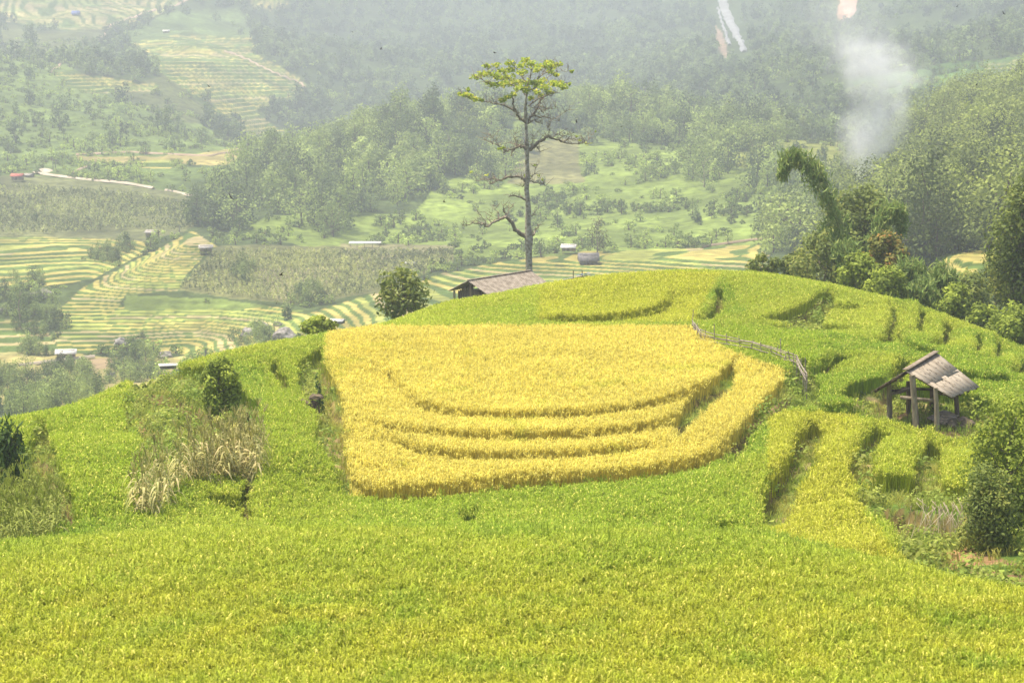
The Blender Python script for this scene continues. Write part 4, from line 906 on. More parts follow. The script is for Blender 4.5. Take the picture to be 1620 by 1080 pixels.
ctree('leafy_bush', 'bright green bush directly below the red-leaved tree', 1408, 420, 42, 110, 'bright', nleaf=2700, ls=.24, crown0=.2, nl=11, seed=6, cb=478)
ctree('leafy_bush', 'bright green shrub to the right of the drooping bamboo clump', 1520, 447, 38, 108, 'bright', nleaf=2400, ls=.24, crown0=.1, nl=11, seed=7, cb=505)
ctree('leafy_bush', 'mid green shrub below the tall tree at the right edge', 1562, 478, 34, 105, 'bright', nleaf=1900, ls=.24, crown0=.1, nl=10, seed=8, cb=530)
ctree('leafy_bush', 'broad shrub against the right edge above the narrow rice steps', 1608, 478, 44, 101, 'bright', nleaf=2900, ls=.24, crown0=.1, nl=12, seed=9, cb=560)
ctree('edge_tree', 'tall yellowish green tree cut by the right edge', 1618, 270, 62, 109, 'olive', nleaf=7500, ls=.26, crown0=.1, nl=20, seed=10, cb=480)
ctree('dark_bush', 'dim dusty bush behind the right-hand shrubs', 1540, 428, 50, 124, 'olive', nleaf=2600, ls=.28, crown0=.1, nl=12, seed=11, cb=500)
ctree('dark_bush', 'dim olive bush between the edge tree and the little terraces', 1580, 395, 36, 128, 'olive', nleaf=2600, ls=.28, crown0=.1, nl=12, seed=32, cb=470)
ctree('small_bush', 'small rounded bush peeping over the crest right of the lone tree', 1212, 398, 28, 119, 'olive', nleaf=900, ls=.24, crown0=.1, nl=8, seed=12, cb=432)
ctree('round_tree', 'leafy round tree with a pale trunk on the left shoulder of the crest', 636, 418, 44, 112, 'olive', nleaf=1500, ls=.30, crown0=.28, nl=16, seed=13, cb=500)
ctree('small_bush', 'little shrub beside the brown-roofed hut', 702, 474, 18, 108, 'olive', nleaf=380, ls=.22, crown0=.1, nl=6, seed=14, cb=492)
ctree('small_bush', 'rounded bush on the skyline left of the leafy round tree', 500, 496, 30, 100, 'bright', nleaf=1300, ls=.22, crown0=.1, nl=9, seed=15, cb=525)
ctree('field_bush', 'dense green bush beside the top of the dry maize patch', 340, 562, 38, 72, 'bright', nleaf=4200, ls=.15, crown0=.05, nl=14, seed=16)
ctree('small_bush', 'tiny leafy bush on the left skyline above the valley hut', 190, 604, 22, 82, 'bright', nleaf=700, ls=.16, crown0=.05, nl=8, seed=17)
ctree('small_bush', 'tiny leafy bush at the foot of the earth bank on the left skyline', 214, 602, 14, 83, 'olive', nleaf=450, ls=.16, crown0=.05, nl=6, seed=18)
ctree('edge_bush', 'large leafy bush filling the lower right edge', 1612, 612, 82, 54, 'bright', nleaf=7000, ls=.14, crown0=.02, nl=26, seed=19)
ctree('edge_bush', 'lower olive spur of foliage in front of the large right-edge bush', 1580, 735, 56, 51, 'olive', nleaf=5200, ls=.11, crown0=.05, nl=16, seed=20)
ctree('broadleaf_tree', 'dark long-leaved tree cut by the left edge', 2, 664, 34, 57, 'dark', nleaf=1400, ls=.26, crown0=.15, nl=10, seed=21, asp=.3, hang=1.2)
ctree('weed_bush', 'leafy weed growing behind the small stump on the left', 500, 584, 9, 74.5, 'dark', nleaf=260, ls=.12, crown0=.05, nl=5, seed=22)
# scattered trees standing apart on the far slopes
def btree(label, px, py_base, hpx, wpx, kind, seed, Y0=200, nl=9, group=None, name='hillside_tree', n=500, c0=.15):
    h_ = hitbg(px, py_base, Y0)
    if h_ is None: return
    k = h_[1]/FPX; o = thing(name, label, 'tree', (h_[0], h_[1], h_[2]+CZ-.3), group); r = np.random.default_rng(seed)
    c, t = tree_parts(r, wpx*k, wpx*k, hpx*k, c0*hpx*k, n, max(.3, h_[1]*.0011), nl)
    for m_, nm, mt in ((t, 'trunk', M['bark']), (c, 'crown', LEAF[kind])):
        for v in m_.V: v += np.array(o.location)
        m_.build(nm, mt, o)
for a in (('dusty brown-leaved tree right of the stilted white-roofed hut', 945, 400, 60, 18, 'dusty', 1), ('dark dense clump tree at the left of the pale meadow behind the crest', 1114, 298, 62, 36, 'far', 2), ('bushy tree on the pale meadow beside the dark dense clump', 1185, 305, 42, 26, 'far', 3), ('slim pointed tree standing in the pale meadow left of the smoke', 1301, 262, 38, 9, 'far', 4),
          ('small rounded tree on the pale meadow left of the slim pointed tree', 1258, 252, 30, 11, 'far', 5), ('crooked round-headed tree at the top edge of the pale meadow', 1270, 222, 40, 13, 'olive', 6), ('tall pale tree at the upper left corner of the pale meadow', 1128, 222, 54, 22, 'olive', 7), ('small tree at the top of the pale meadow left of the crooked one', 1236, 224, 30, 12, 'olive', 8),
          ('tall dark tree in the thicket beside the valley boulder', 32, 520, 78, 18, 'far', 9), ('pair of dark trees above the long bright terrace spur', 198, 392, 28, 12, 'far', 10), ('round dark tree at the end of the round terrace on the far plateau', 418, 268, 28, 11, 'far', 11), ('tall bluish tree on the far left mountain foot', 262, 212, 46, 15, 'far', 12), ('bushy tree beside the dark valley boulder', 212, 556, 30, 18, 'far', 13),
          ('small tree in front of the pale bare terraces left of the crest', 455, 505, 26, 9, 'far', 14), ('lone bush in the grey-green maize slope on the left', 56, 348, 12, 5, 'far', 15), ('pale leafy tree on the edge of the ridge wood above the maize', 525, 372, 50, 26, 'olive', 16), ('small dark tree on the green slope right of the lone tree', 1103, 352, 18, 9, 'far', 17), ('dark bush at the left end of the upper terraces', 50, 80, 44, 12, 'far', 18)):
    btree(*a)
# pale trunks in the right-hand wood
for px_, p0, p1, lb in ((1512, 245, 340, 'pale bare-trunked tree in the right-hand wood'), (1529, 255, 330, 'slimmer pale bare trunk beside the other in the right-hand wood')):
    Y = 300.; a = q(px_, p1, Y); b = q(px_-6, p0, Y); o = thing('bare_tree', lb, 'tree', tuple(a)); mb = MB(); mid = (a+b)/2+np.array([.25, 0, 0])
    mb.tube([a-[0,0,3], a, mid, b], [.26, .22, .15, .07], 7); r_ = np.random.default_rng(int(px_))
    for k in range(7):
        s_ = a+(b-a)*(.45+.075*k); d = np.array([r_.choice([-1, 1])*r_.uniform(1, 2.2), r_.uniform(-1, 1), r_.uniform(.8, 2)]); mb.tube([s_, s_+d*.5+[0,0,-.2], s_+d], [.09, .06, .02], 5)
    mb.build('trunk', simple('pale_bark', (.42,.38,.31), (.55,.5,.43), 3, .9, .3), o); P_ = b+r_.normal(0, 1, (260, 3))*np.array([1.6, 1.5, 1.1])+[0, 0, .8]; MB().leaves(P_, .5, .5, seed=3).build('crown', LEAF['olive'], o)
# ------------------------------------------------------------------ drooping bamboo
def bamboo(label, pts, Y, seed, dens=1.):
    P_ = [q(a, b, Y+(c[0] if c else 0)) for a, b, *c in pts]; g = gz_(pts[0][0], Y); base = np.array([P_[0][0], P_[0][1], min(g, P_[0][2])]); o = thing('bamboo', label, 'bamboo', tuple(base), None)
    Q_ = [base]
    for a, b in zip(P_[:-1], P_[1:]):
        for k in range(1, 5): Q_.append(a+(b-a)*k/4)
    Q_ = np.array(Q_)
    for _ in range(3): Q_[1:-1] = (Q_[:-2]+2*Q_[1:-1]+Q_[2:])/4
    MB().tube(Q_, np.linspace(.07, .015, len(Q_)), 7).build('culm', M['cane_green'], o)
    r_ = np.random.default_rng(seed); L_ = []; mb = MB(); n = len(Q_)
    for i in range(2, n):
        t = i/n; w = (.32+.5*math.sin(math.pi*min(1, t*1.05)))*(1 if t > .25 else .7)*(1.1-.45*t)
        for _ in range(int(9*dens)):
            a = Q_[i]+(Q_[i]-Q_[i-1])*r_.uniform(0, 1); d = r_.normal(0, 1, 3); d /= np.linalg.norm(d); e = a+d*w*r_.uniform(.3, 1.3)+[0, 0, -.12]; mb.tube([a, e], [.008, .004], 3)
            for _ in range(7): L_.append(e+r_.normal(0, .12, 3)+[0, 0, -.08])
    mb.build('twigs', M['cane_green'], o)
    MB().leaves(L_, .5, .1, asp=.18, seed=seed, hang=1.6).build('leaves', LEAF['bamboo'], o)
M['cane_green'] = simple('green_cane', (.16,.20,.06), (.30,.30,.12), 5, .6, .1)
bamboo('tall bamboo stem whose leafy tip arches over to the left', [(1348,470),(1342,420),(1335,380),(1322,345),(1308,312),(1297,285),(1284,262),(1268,248),(1252,244),(1241,254),(1239,272)], 120, 5, 1.25)
bamboo('shorter bamboo stem drooping to the right in front of the round tree', [(1392,470),(1390,420),(1388,385),(1392,355),(1402,333),(1414,328),(1424,338),(1427,356)], 118, 6, 1.2)
bamboo('leafy bamboo spray hanging between the two taller stems', [(1375,470),(1368,430),(1358,405),(1348,390),(1336,388),(1326,400)], 117, 7, 1.1)
bamboo('low bamboo arching left in the clump right of the red-leaved tree', [(1468,490),(1462,455),(1452,428),(1440,418),(1430,428),(1424,444)], 112, 8, 1.2)
bamboo('low bamboo arching right in the clump right of the red-leaved tree', [(1472,495),(1478,460),(1484,438),(1494,430),(1503,440),(1506,462)], 111, 9, 1.2)
bamboo('bamboo leaning over the rice in the middle of the low clump', [(1470,495),(1466,470),(1460,452),(1452,450),(1445,466)], 109.5, 10, 1.2)
ctree('dark_bush', 'deep green growth filling the low bamboo clump', 1468, 432, 38, 114, 'bamboo', nleaf=3000, ls=.34, crown0=.05, nl=12, seed=33, asp=.25, hang=1.2, cb=520)

# ------------------------------------------------------------------ maize patches, bank weeds
M['maize'] = leafmat('maize_leaf', 'tint', .4, .35, second=(.62,.52,.30)); 
def maize(seed, dry):
    r = np.random.default_rng(seed); m = MB(); H = r.uniform(1.7, 2.2); bend = r.normal(0, .12, 2); top = np.array([bend[0], bend[1], H]); m.tube([(0,0,0), top*.5, top], [.018, .014, .007], 5)
    for k in range(11):
        t = .12+.8*k/11; b = top*t; a = r.uniform(0, 6.28); d = np.array([math.cos(a), math.sin(a), 0]); l = r.uniform(.5, .8); s_ = np.cross(d, (0, 0, 1))*.052; V = []
        for j in range(5):
            u = j/4; c = b+d*l*u*.8+np.array([0, 0, l*(.55*u-(1.25 if dry else .95)*u*u)]); w_ = (1-u*.95)*(.5+u*1.2 if u < .4 else 1); V += [c-s_*w_, c+s_*w_]
        m.add(V, grid_faces(5, 2), np.full(4, r.uniform(0, 1)**(1 if dry else 2)))
    for k in range(6):
        a = r.uniform(0, 6.28); e = top+np.array([math.cos(a)*.12, math.sin(a)*.12, .28]); m.tube([top, e], [.012, .008], 4); m.fc[-1] = (m.fc[-1][0], np.full(len(m.fc[-1][1]), 1.), m.fc[-1][2]); 
    return m.build('maize_plant', M['maize'], do_link=False)
mz = [maize(40+i, True) for i in range(6)]; mg = [maize(50+i, False) for i in range(6)]
def patch(name, poly, srcs, base, label, sp, seed, smin=.75):
    r = np.random.default_rng(seed); P_ = rice(44, 84, sp)+r.normal(0, .05, (len(rice(44, 84, sp)), 2)); x, y = P_[:, 0], P_[:, 1]; Z, low, ri, px, py = nearG(x, y); m = inpoly(px, py, poly); x, y, Z = x[m], y[m], Z[m]; n = len(x)
    s = r.uniform(smin, smin+.28, n); c = np.array(base)[None]*(1+r.normal(0, .2, (n, 1))); print(name, n)
    gn_scatter(name, np.stack([x, y, Z+CZ-.05], 1), np.stack([r.normal(0, .1, n), r.normal(0, .1, n), r.uniform(0, 6.28, n)], 1), np.stack([s]*3, 1), r.integers(0, len(srcs), n), c, srcs, label, 'maize')
patch('dry_maize', [(212,806),(216,792),(290,742),(350,716),(402,700),(414,738),(405,757),(285,764),(245,810)], mz, (.52,.50,.20), 'drying maize plants with straw-coloured tassels on the left bank', .24, 1, .78)
patch('green_maize', [(-300,795),(60,785),(102,812),(80,852),(-300,878)], mg, (.42,.48,.10), 'greener maize crowded in the lower left corner plot', .24, 2, .62)
wd = []
for i in range(5):
    r_ = np.random.default_rng(70+i); n = 60; a = r_.normal(0, 1, (n, 3)); a /= np.linalg.norm(a, axis=1)[:, None]; P_ = a*r_.uniform(.4, 1, (n, 1))*np.array([.35, .35, .28])+[0, 0, .27]
    wd.append(MB().leaves(P_, .11, .5, a, .6, i).build('weed', leafmat('weed_leaf', 'tint', .4, .4) if i == 0 else wd[0].data.materials[0], do_link=False))
P_ = rice(38, 108, .5); x, y = P_[:, 0], P_[:, 1]; Z, low, ri, px, py = nearG(x, y); r_ = np.random.default_rng(9)
m = np.zeros(x.shape, bool)
gx, gy = project(x, y, Z)
for k in ('weed_bank', 'stump', 'weed_mid', 'weed_bank_r', 'weed_top', 'hut_site', 'left_strip'): m |= inbare(px, py, gx, gy, k)
dens = np.where(inpoly(px, py, BARE['weed_bank_r']), .8, .42); m &= (r_.uniform(0, 1, len(x)) < dens) & (~inpoly(gx, gy, [(1500,868),(1600,880),(1720,870),(1720,945),(1560,925),(1515,905)]) | (r_.uniform(0, 1, len(x)) < .3))
m |= (low < 1) & (r_.uniform(0, 1, len(x)) < .10)
m &= np.hypot((x-16.4)/2.6, (y-72.6)/2.4) > 1
x, y, Z = x[m], y[m], Z[m]; n = len(x); s_ = r_.uniform(.5, 1.7, n); t = r_.uniform(0, 1, (n, 1)); print('weeds', n)
gn_scatter('bank_weeds', np.stack([x, y, Z+CZ-.03], 1), np.stack([r_.normal(0, .2, n), r_.normal(0, .2, n), r_.uniform(0, 6.28, n)], 1), np.stack([s_]*3, 1), r_.integers(0, 5, n), np.array((.24,.34,.055))*(1-t)+np.array((.38,.42,.09))*t, wd, 'leafy weeds and seedlings on the uncultivated banks', 'weeds')
# hanging dead roots on the right bank and pale fern fronds
r_ = np.random.default_rng(21); mb = MB()
for k in range(46):
    a = q(1495+r_.normal(0, 26), 800+r_.normal(0, 8), 53+r_.normal(0, .4)); d = np.array([r_.normal(0, .35), -.25, -1.0])*r_.uniform(.5, 1.3); mb.tube([a, a+d*.4+[r_.normal(0, .1), -.15, .1], a+d], [.012, .010, .006], 4)
tag(mb.build('dead_roots', simple('dry_straw', (.42,.34,.22), (.6,.5,.35), 8, .9, 0)), 'pale dead roots and straw hanging over the right bank', 'roots', kind='stuff')
for i, (x_, y_, sc, lb) in enumerate(((1496, 862, 1.0, 'fresh green fern at the lip of the bank, the larger of two'), (1470, 845, .7, 'smaller fresh green fern higher on the same bank'))):
    p = hit0(x_, y_); g = nz(p); o = thing('fern', lb, 'fern', (p[0], p[1], g)); r2 = np.random.default_rng(i)
    for k in range(9):
        a = r2.uniform(0, 6.28); d = np.array([math.cos(a), math.sin(a), 0]); l = sc*r2.uniform(.6, .9); mb = MB(); pr = None
        pts = [np.array([p[0], p[1], g])+d*l*u+[0, 0, l*(1.3*u-1.15*u*u)] for u in np.linspace(0, 1, 9)]; mb.tube(pts, [.008]*9, 3); s0 = np.cross(d, (0, 0, 1))
        for u, c in zip(np.linspace(0, 1, 9)[1:], pts[1:]):
            w_ = .17*sc*(1-u*.85)
            for sg_ in (-1, 1): mb.add([c-d*.03, c+d*.035, c+s0*sg_*w_+d*.05-[0,0,.03]], [(0, 1, 2)])
        mb.build('frond', LEAF['yellow'], o)
# stump with a stone on the left
p = hit0(490, 632); g = nz(p); o = thing('tree_stump', 'weathered stump with bent roots and stones beside the golden field', 'stump', (p[0], p[1], g-.1)); mb = MB(); r_ = np.random.default_rng(2)
mb.tube([(p[0], p[1], g-.1), (p[0]+.05, p[1], g+.35), (p[0]+.2, p[1], g+.75)], [.24, .17, .12], 8, .2)
mb.tube([(p[0]+.1, p[1], g+.5), (p[0]-.3, p[1]-.05, g+.78), (p[0]-.42, p[1], g+.7)], [.12, .09, .05], 7, .2); mb.build('trunk', M['bark_dark'], o)
for k in range(7): a = k*.9; mb = MB().tube([(p[0], p[1], g+.25), (p[0]+.4*math.cos(a), p[1]-.3+.2*math.sin(a), g+.2), (p[0]+.75*math.cos(a), p[1]-.35+.4*math.sin(a), g-.15)], [.05, .035, .02], 5, .1); mb.build('root', M['bark'], o)
rock('stump_stone', 'flat brown stone leaning on the weathered stump', (p[0]+.25, p[1]+.1, g+.9), .26, M['stone2'], (1.2,.8,.5), 3, None, 2, 'stone')
# ------------------------------------------------------------------ small buildings over the valley
M['roofgrey'] = simple('grey_roof_sheet', (.26,.24,.22), (.42,.39,.35), 1.2, .9, .2); M['roofpale'] = simple('pale_roof_sheet', (.55,.53,.5), (.72,.7,.66), 1.2, .8, .2); M['roofred'] = simple('red_roof_sheet', (.42,.10,.08), (.55,.17,.13), 1.2, .8, .1); M['charred'] = simple('dark_thatch', (.10,.095,.10), (.22,.20,.19), 2, .95, .5)
def fhut(name, label, px, py, wpx, yaw, roof, stilts=.5, wallh=1.7, pitch=.5, asp=.7, Y0=180, wall='plank', Yfix=None):
    h_ = hitbg(px, py, Y0)
    if Yfix: h_ = (lambda a: (a[0], a[1], max(a[2], bgraw(np.array([a[0]]), np.array([a[1]]))[0])))(at(px, py, Yfix))
    L = wpx*h_[1]/FPX/2; D = L*asp; g = h_[2]+CZ; o = thing(name, label, 'hut', (h_[0], h_[1], g-.3)); c, s = math.cos(yaw), math.sin(yaw); e1, e2 = np.array([c, s, 0]), np.array([-s, c, 0]); e3 = np.array([0,0,1.])
    B = np.array([h_[0], h_[1], g]); k = L/2.4; st = stilts*k; wh = wallh*k; rz = pitch*D*1.2
    MB().box(B+e3*(st+wh/2), e1*L*.82, e2*D*.8, e3*wh/2).build('wall', M[wall], o)
    MB().box(B+e3*(st+wh*.42)-e2*(D*.8+.02), e1*L*.16, e2*.03, e3*wh*.40).build('door', M['plank_dark'], o)
    R0 = B+e3*(st+wh+rz*.85)
    for sg_, nm in ((-1, 'front_roof'), (1, 'back_roof')):
        MB().plate(R0-e1*L, R0+e1*L, R0+e1*L+e2*sg_*D*1.12-e3*rz, R0-e1*L+e2*sg_*D*1.12-e3*rz, .07*k+.02).build(nm, M[roof], o)
    MB().box(B+e3*(st+wh+rz*.35), e1*L*.80, e2*D*.38, e3*rz*.33).build('gable', M[wall], o)
    if st > .1:
        for a in (-.75, .75):
            for b in (-.7, .7): p_ = B+e1*L*a+e2*D*b; MB().beam(p_-e3*.8, p_+e3*st, .12*k, .12*k, up=(1,0,0)).build('stilt', M['plank'], o)
    return o
fhut('valley_hut', 'pale patched-roof hut on the valley floor beside the stubble field', 105, 569, 34, .15, 'roofpale', .1, 1.6, .4)
fhut('slope_hut', 'small grey hut on the ridge between maize slope and yellow terraces', 241, 375, 21, -.35, 'roofgrey', .2, 1.6)
fhut('slope_hut', 'grey hut at the corner of the maize field and terrace spur', 326, 402, 23, .15, 'roofgrey', .8, 1.4)
fhut('stilt_hut', 'white-roofed hut on stilts on the bushy slope right of the lone tree', 900, 402, 25, -.2, 'roofpale', 1.0, 1.2)
fhut('thatched_shelter', 'low charred-dark shelter on the terraces right of the white-roofed hut', 931, 418, 34, .0, 'charred', 0, 1.1, .7, .8, wall='charred')
fhut('maize_hut', 'tiny pale-roofed hut below the maize field above the crest', 649, 420, 17, .2, 'roofpale', .2, .9, .3)
fhut('red_roofed_house', 'red-roofed house beside the pale road at the left edge', 28, 287, 20, -.1, 'roofred', .5, 1.6)
fhut('dark_roofed_shed', 'dark lean shed right next to the red-roofed house', 46, 281, 16, -.5, 'roofgrey', .1, 1.0)
fhut('far_hut', 'white-roofed hut alone above the big far terraces', 263, 53, 11, .1, 'roofpale', .2, 1.3, Y0=600)
fhut('far_hut', 'dim brown hut at the right end of the big far terraces', 506, 196, 12, .2, 'roofgrey', .2, 1.5, Y0=600)
fhut('far_hut', 'faint pinkish hut just above the dim brown one', 520, 176, 9, .2, 'roofgrey', .2, 1.3, Y0=600)
fhut('far_hut', 'brown hut beside terraces at the upper right edge', 1607, 120, 20, .0, 'roofgrey', .5, 1.5, Y0=500)
fhut('skyline_shed', 'white flat-roofed shed behind the left skyline', 266, 583, 30, .25, 'roofpale', .1, 1.0, .15, Yfix=180)
fhut('skyline_shed', 'white-roofed shed half hidden right of the skyline bush', 534, 512, 24, -.3, 'roofpale', .1, 1.0, .3, Yfix=260)
fhut('field_tent', 'blue tarp tent in the upper left terraces', 120, 25, 13, .0, 'blue', 0, .7, 1.0, Y0=600, wall='blue')
h_ = hitbg(577, 392, 300); o = thing('long_shelter', 'long low pale-roofed open shelter on the edge of the ridge', 'shelter', (h_[0], h_[1], h_[2]+CZ-.3)); k = h_[1]/FPX; B = np.array([h_[0], h_[1], h_[2]+CZ])
MB().plate(B+[-25*k, -.8, 1.2], B+[26*k, -.8, 1.2], B+[26*k, 1.2, 1.5], B+[-25*k, 1.2, 1.5], .12).build('roof', M['roofpale'], o)
for a in (-23, -12, 0, 12, 24): MB().beam(B+[a*k, 0, -.6], B+[a*k, 0, 1.3], .12, .12, up=(1,0,0)).build('post', M['plank'], o)
# boulders in the valley
for i, (x_, y_, w_, lb) in enumerate(((66, 472, 32, 'big grey boulder in the thicket on the far left'), (192, 548, 22, 'dark rounded boulder under the bushy valley tree'), (450, 536, 34, 'wide grey boulder just above the left skyline'), (396, 530, 26, 'brownish outcrop left of the wide grey boulder'), (414, 520, 20, 'small outcrop on the brownish boulder row'), (262, 566, 20, 'dark boulder half hidden by bushes in the valley'), (4, 496, 22, 'grey boulder cut by the left edge'), (440, 516, 14, 'small stone at the foot of the curved terraces'), (175, 597, 16, 'flat stone on the lowest yellow field'), (103, 615, 16, 'pale stones among the bushes below the valley hut'))):
    h_ = hitbg(x_, y_, 180)
    if h_: rock('boulder', lb, (h_[0], h_[1], h_[2]+CZ+.3), w_/2*h_[1]/FPX, M['stone'], (1.1,.8,.75), 10+i, None, 3, 'boulder')
# poles
def pole(label, px, py, hpx, name='utility_pole'):
    h_ = hitbg(px, py, 180); g = h_[2]+CZ; H = hpx*h_[1]/FPX; o = thing(name, label, 'pole', (h_[0], h_[1], g)); MB().tube([(h_[0], h_[1], g-.5), (h_[0], h_[1], g+H)], [.16, .11], 6).build('shaft', M['stone'], o); MB().beam((h_[0]-.8, h_[1], g+H-.5), (h_[0]+.8, h_[1], g+H-.5), .12, .12).build('crossarm', M['plank_dark'], o)
pole('pole left of the pair at the bend of the pale road', 84, 268, 18); pole('pole right of the pair at the bend of the pale road', 88, 268, 16); pole('slim pole at the foot of the maize slope', 284, 370, 14); pole('pole on the meadow edge left of the smoke', 1310, 212, 16); pole('pole above the round terrace on the plateau', 430, 236, 14)
# ------------------------------------------------------------------ roads, paths, waterfall draped on the slopes
def drape(name, pts, wpx, mat, label=None, cat=None, kind='structure', lift=.5, Y0=180, jit=.3, seed=0):
    P_ = []; r_ = np.random.default_rng(seed); f = []
    for a, b in zip(pts[:-1], pts[1:]):
        n = max(1, int(math.hypot(b[0]-a[0], b[1]-a[1])/4))
        for k in range(n): f.append([a[i]+(b[i]-a[i])*k/n for i in range(len(a))])
    f.append(list(pts[-1]))
    for p_ in f:
        h_ = hitbg(p_[0], p_[1], Y0)
        if h_: P_.append((h_[0], h_[1], (p_[2] if len(p_) > 2 else wpx)*h_[1]/FPX/2*(1+jit*r_.normal())))
    P_ = np.array(P_)
    for _ in range(2): P_[1:-1] = (P_[:-2]+2*P_[1:-1]+P_[2:])/4
    V = []
    for i, (x_, y_, w_) in enumerate(P_):
        t = P_[min(i+1, len(P_)-1)][:2]-P_[max(i-1, 0)][:2]; t /= np.linalg.norm(t)+1e-9; nrm = np.array([-t[1], t[0]]); foreshort = 1.+1.2*abs(nrm[1])
        for s_ in (-1, -.33, .33, 1): xx, yy = x_+nrm[0]*w_*s_*foreshort, y_+nrm[1]*w_*s_*foreshort; V.append((xx, yy, bgh(xx, yy)+CZ+lift*(1.15 if abs(s_) < 1 else .2)))
    o = link(npmesh(name, V, grid_faces(len(P_), 4), [mat], smooth=True)); return tag(o, label, cat, None, kind)
M['road'] = simple('pale_dirt', (.40,.33,.24), (.52,.44,.34), .3, .95, .2); M['earth'] = simple('red_earth', (.32,.22,.15), (.44,.33,.24), .2, .95, .3)
drape('road', [(52,276,8),(70,268,10),(80,272,10),(60,277,8)], 6, M['road']); drape('road', [(70,277),(140,286),(200,291),(243,299)], 4, M['road'], seed=2); drape('road', [(262,302,2),(318,314,4),(324,322,10)], 4, M['road'], seed=3)
drape('path', [(298,0),(270,12),(240,18),(205,30),(172,42),(168,55),(150,70),(125,85),(98,100),(80,116)], 4, M['earth'], Y0=500); drape('path', [(355,82),(390,94),(425,112),(460,126),(482,134),(480,142)], 3, M['earth'], Y0=500, seed=5); drape('path', [(120,246),(200,242),(330,248),(455,226)], 2.5, M['earth'], Y0=400, seed=6)
drape('path', [(1110,392),(1200,380),(1260,374)], 2, M['earth'], Y0=300, seed=7); drape('road', [(30,580),(90,573),(150,566)], 3, M['road'], seed=8); drape('path', [(112,278,3),(128,268,4),(146,262,2)], 4, M['earth'], seed=9); drape('path', [(343,292,6),(348,302,3),(350,308,3)], 4, M['earth'], seed=10)
def sheet(name, rows, mat, label, cat, lift=1.2, seed=0):
    """a surface laid on the slope: rows of (left px, right px, py)"""
    r_ = np.random.default_rng(seed); V = []; R2 = []
    for a, b in zip(rows[:-1], rows[1:]):
        n = max(1, int(abs(b[2]-a[2])/2.5))
        for k in range(n): R2.append([a[i]+(b[i]-a[i])*k/n for i in range(3)])
    R2.append(list(rows[-1])); Yp = None
    for l, r__, y_ in R2:
        l += 1.2*math.sin(y_*.9+seed)+r_.normal(0, .4); r__ += 1.2*math.sin(y_*.7+2+seed)+r_.normal(0, .4); h_ = hitbg((l+r__)/2, y_, 620); Yc = h_[1] if Yp is None else .5*Yp+.5*h_[1]; Yp = Yc
        for k in range(5): x_ = (l+(r__-l)*k/4-810)/FPX*Yc; V.append((x_, Yc, bgh(x_, Yc)+CZ+lift*(1 if 0 < k < 4 else .1)))
    return tag(link(npmesh(name, V, grid_faces(len(R2), 5), [mat], smooth=True)), label, cat)
wm = simple('white_water', (.17,.17,.17), (.30,.30,.30), .12, .6, .3)
sheet('waterfall', [(1128,1138,-20),(1131,1144,5),(1136,1149,22),(1143,1157,38),(1152,1165,55),(1162,1172,70),(1168,1178,86)], wm, 'white waterfall streaking down the far mountain', 'waterfall')
sheet('waterfall', [(1129,1132,15),(1134,1138,34),(1140,1144,52),(1147,1152,78)], wm, 'thin side streak of water left of the main waterfall', 'waterfall', seed=2)
sheet('rock_scar', [(1318,1348,-20),(1323,1348,8),(1328,1347,22),(1332,1342,36)], simple('pink_rock', (.42,.25,.18), (.52,.36,.28), .1, .95, .5), 'pink bare rock scar high on the mountain', 'rock scar', seed=3)
# ------------------------------------------------------------------ swallows in the air
M['bird'] = simple('dark_feathers', (.025,.022,.02), (.06,.05,.045), 30, .7, 0)
def bird(label, px, py, Y, span, roll, yaw, flap):
    c = q(px, py, Y); o = thing('swallow', label, 'bird', tuple(c), 'swallows flying over the valley'); R_ = np.array(Matrix.Rotation(yaw, 3, 'Z') @ Matrix.Rotation(roll, 3, 'Y')); s = span/2
    T = lambda P_: np.array(P_, float)@R_.T*s+c
    mb = MB(); mb.tube(T([(0,.55,.02),(0,.42,.03),(0,.15,.03),(0,-.2,0),(0,-.5,-.01)]), np.array([.01,.09,.13,.10,.03])*s, 8); mb.add(T([(-.03,-.45,0),(.03,-.45,0),(.14,-.85,0),(0,-.6,.01),(-.14,-.85,0)]), [(0,1,3),(1,2,3),(0,3,4)])
    mb.build('body', M['bird'], o, smooth=False)
    for sg_ in (-1, 1):
        a = math.sin(flap); W_ = [(0,.22,.05),(.35,.34,.05+.2*a),(.7,.2,.05+.42*a),(1,-.18,.05+.5*a),(.62,-.02,.05+.38*a),(.3,-.08,.05+.18*a),(0,-.12,.05)]; V = T([(x_*sg_, y_, z_) for x_, y_, z_ in W_]+[(x_*sg_, y_, z_-.02) for x_, y_, z_ in W_])
        f = [(0,1,5),(0,5,6),(1,2,4),(1,4,5),(2,3,4)]; f += [tuple(v+7 for v in t_[::-1]) for t_ in f]; MB().add(V, f).build('wing', M['bird'], o)
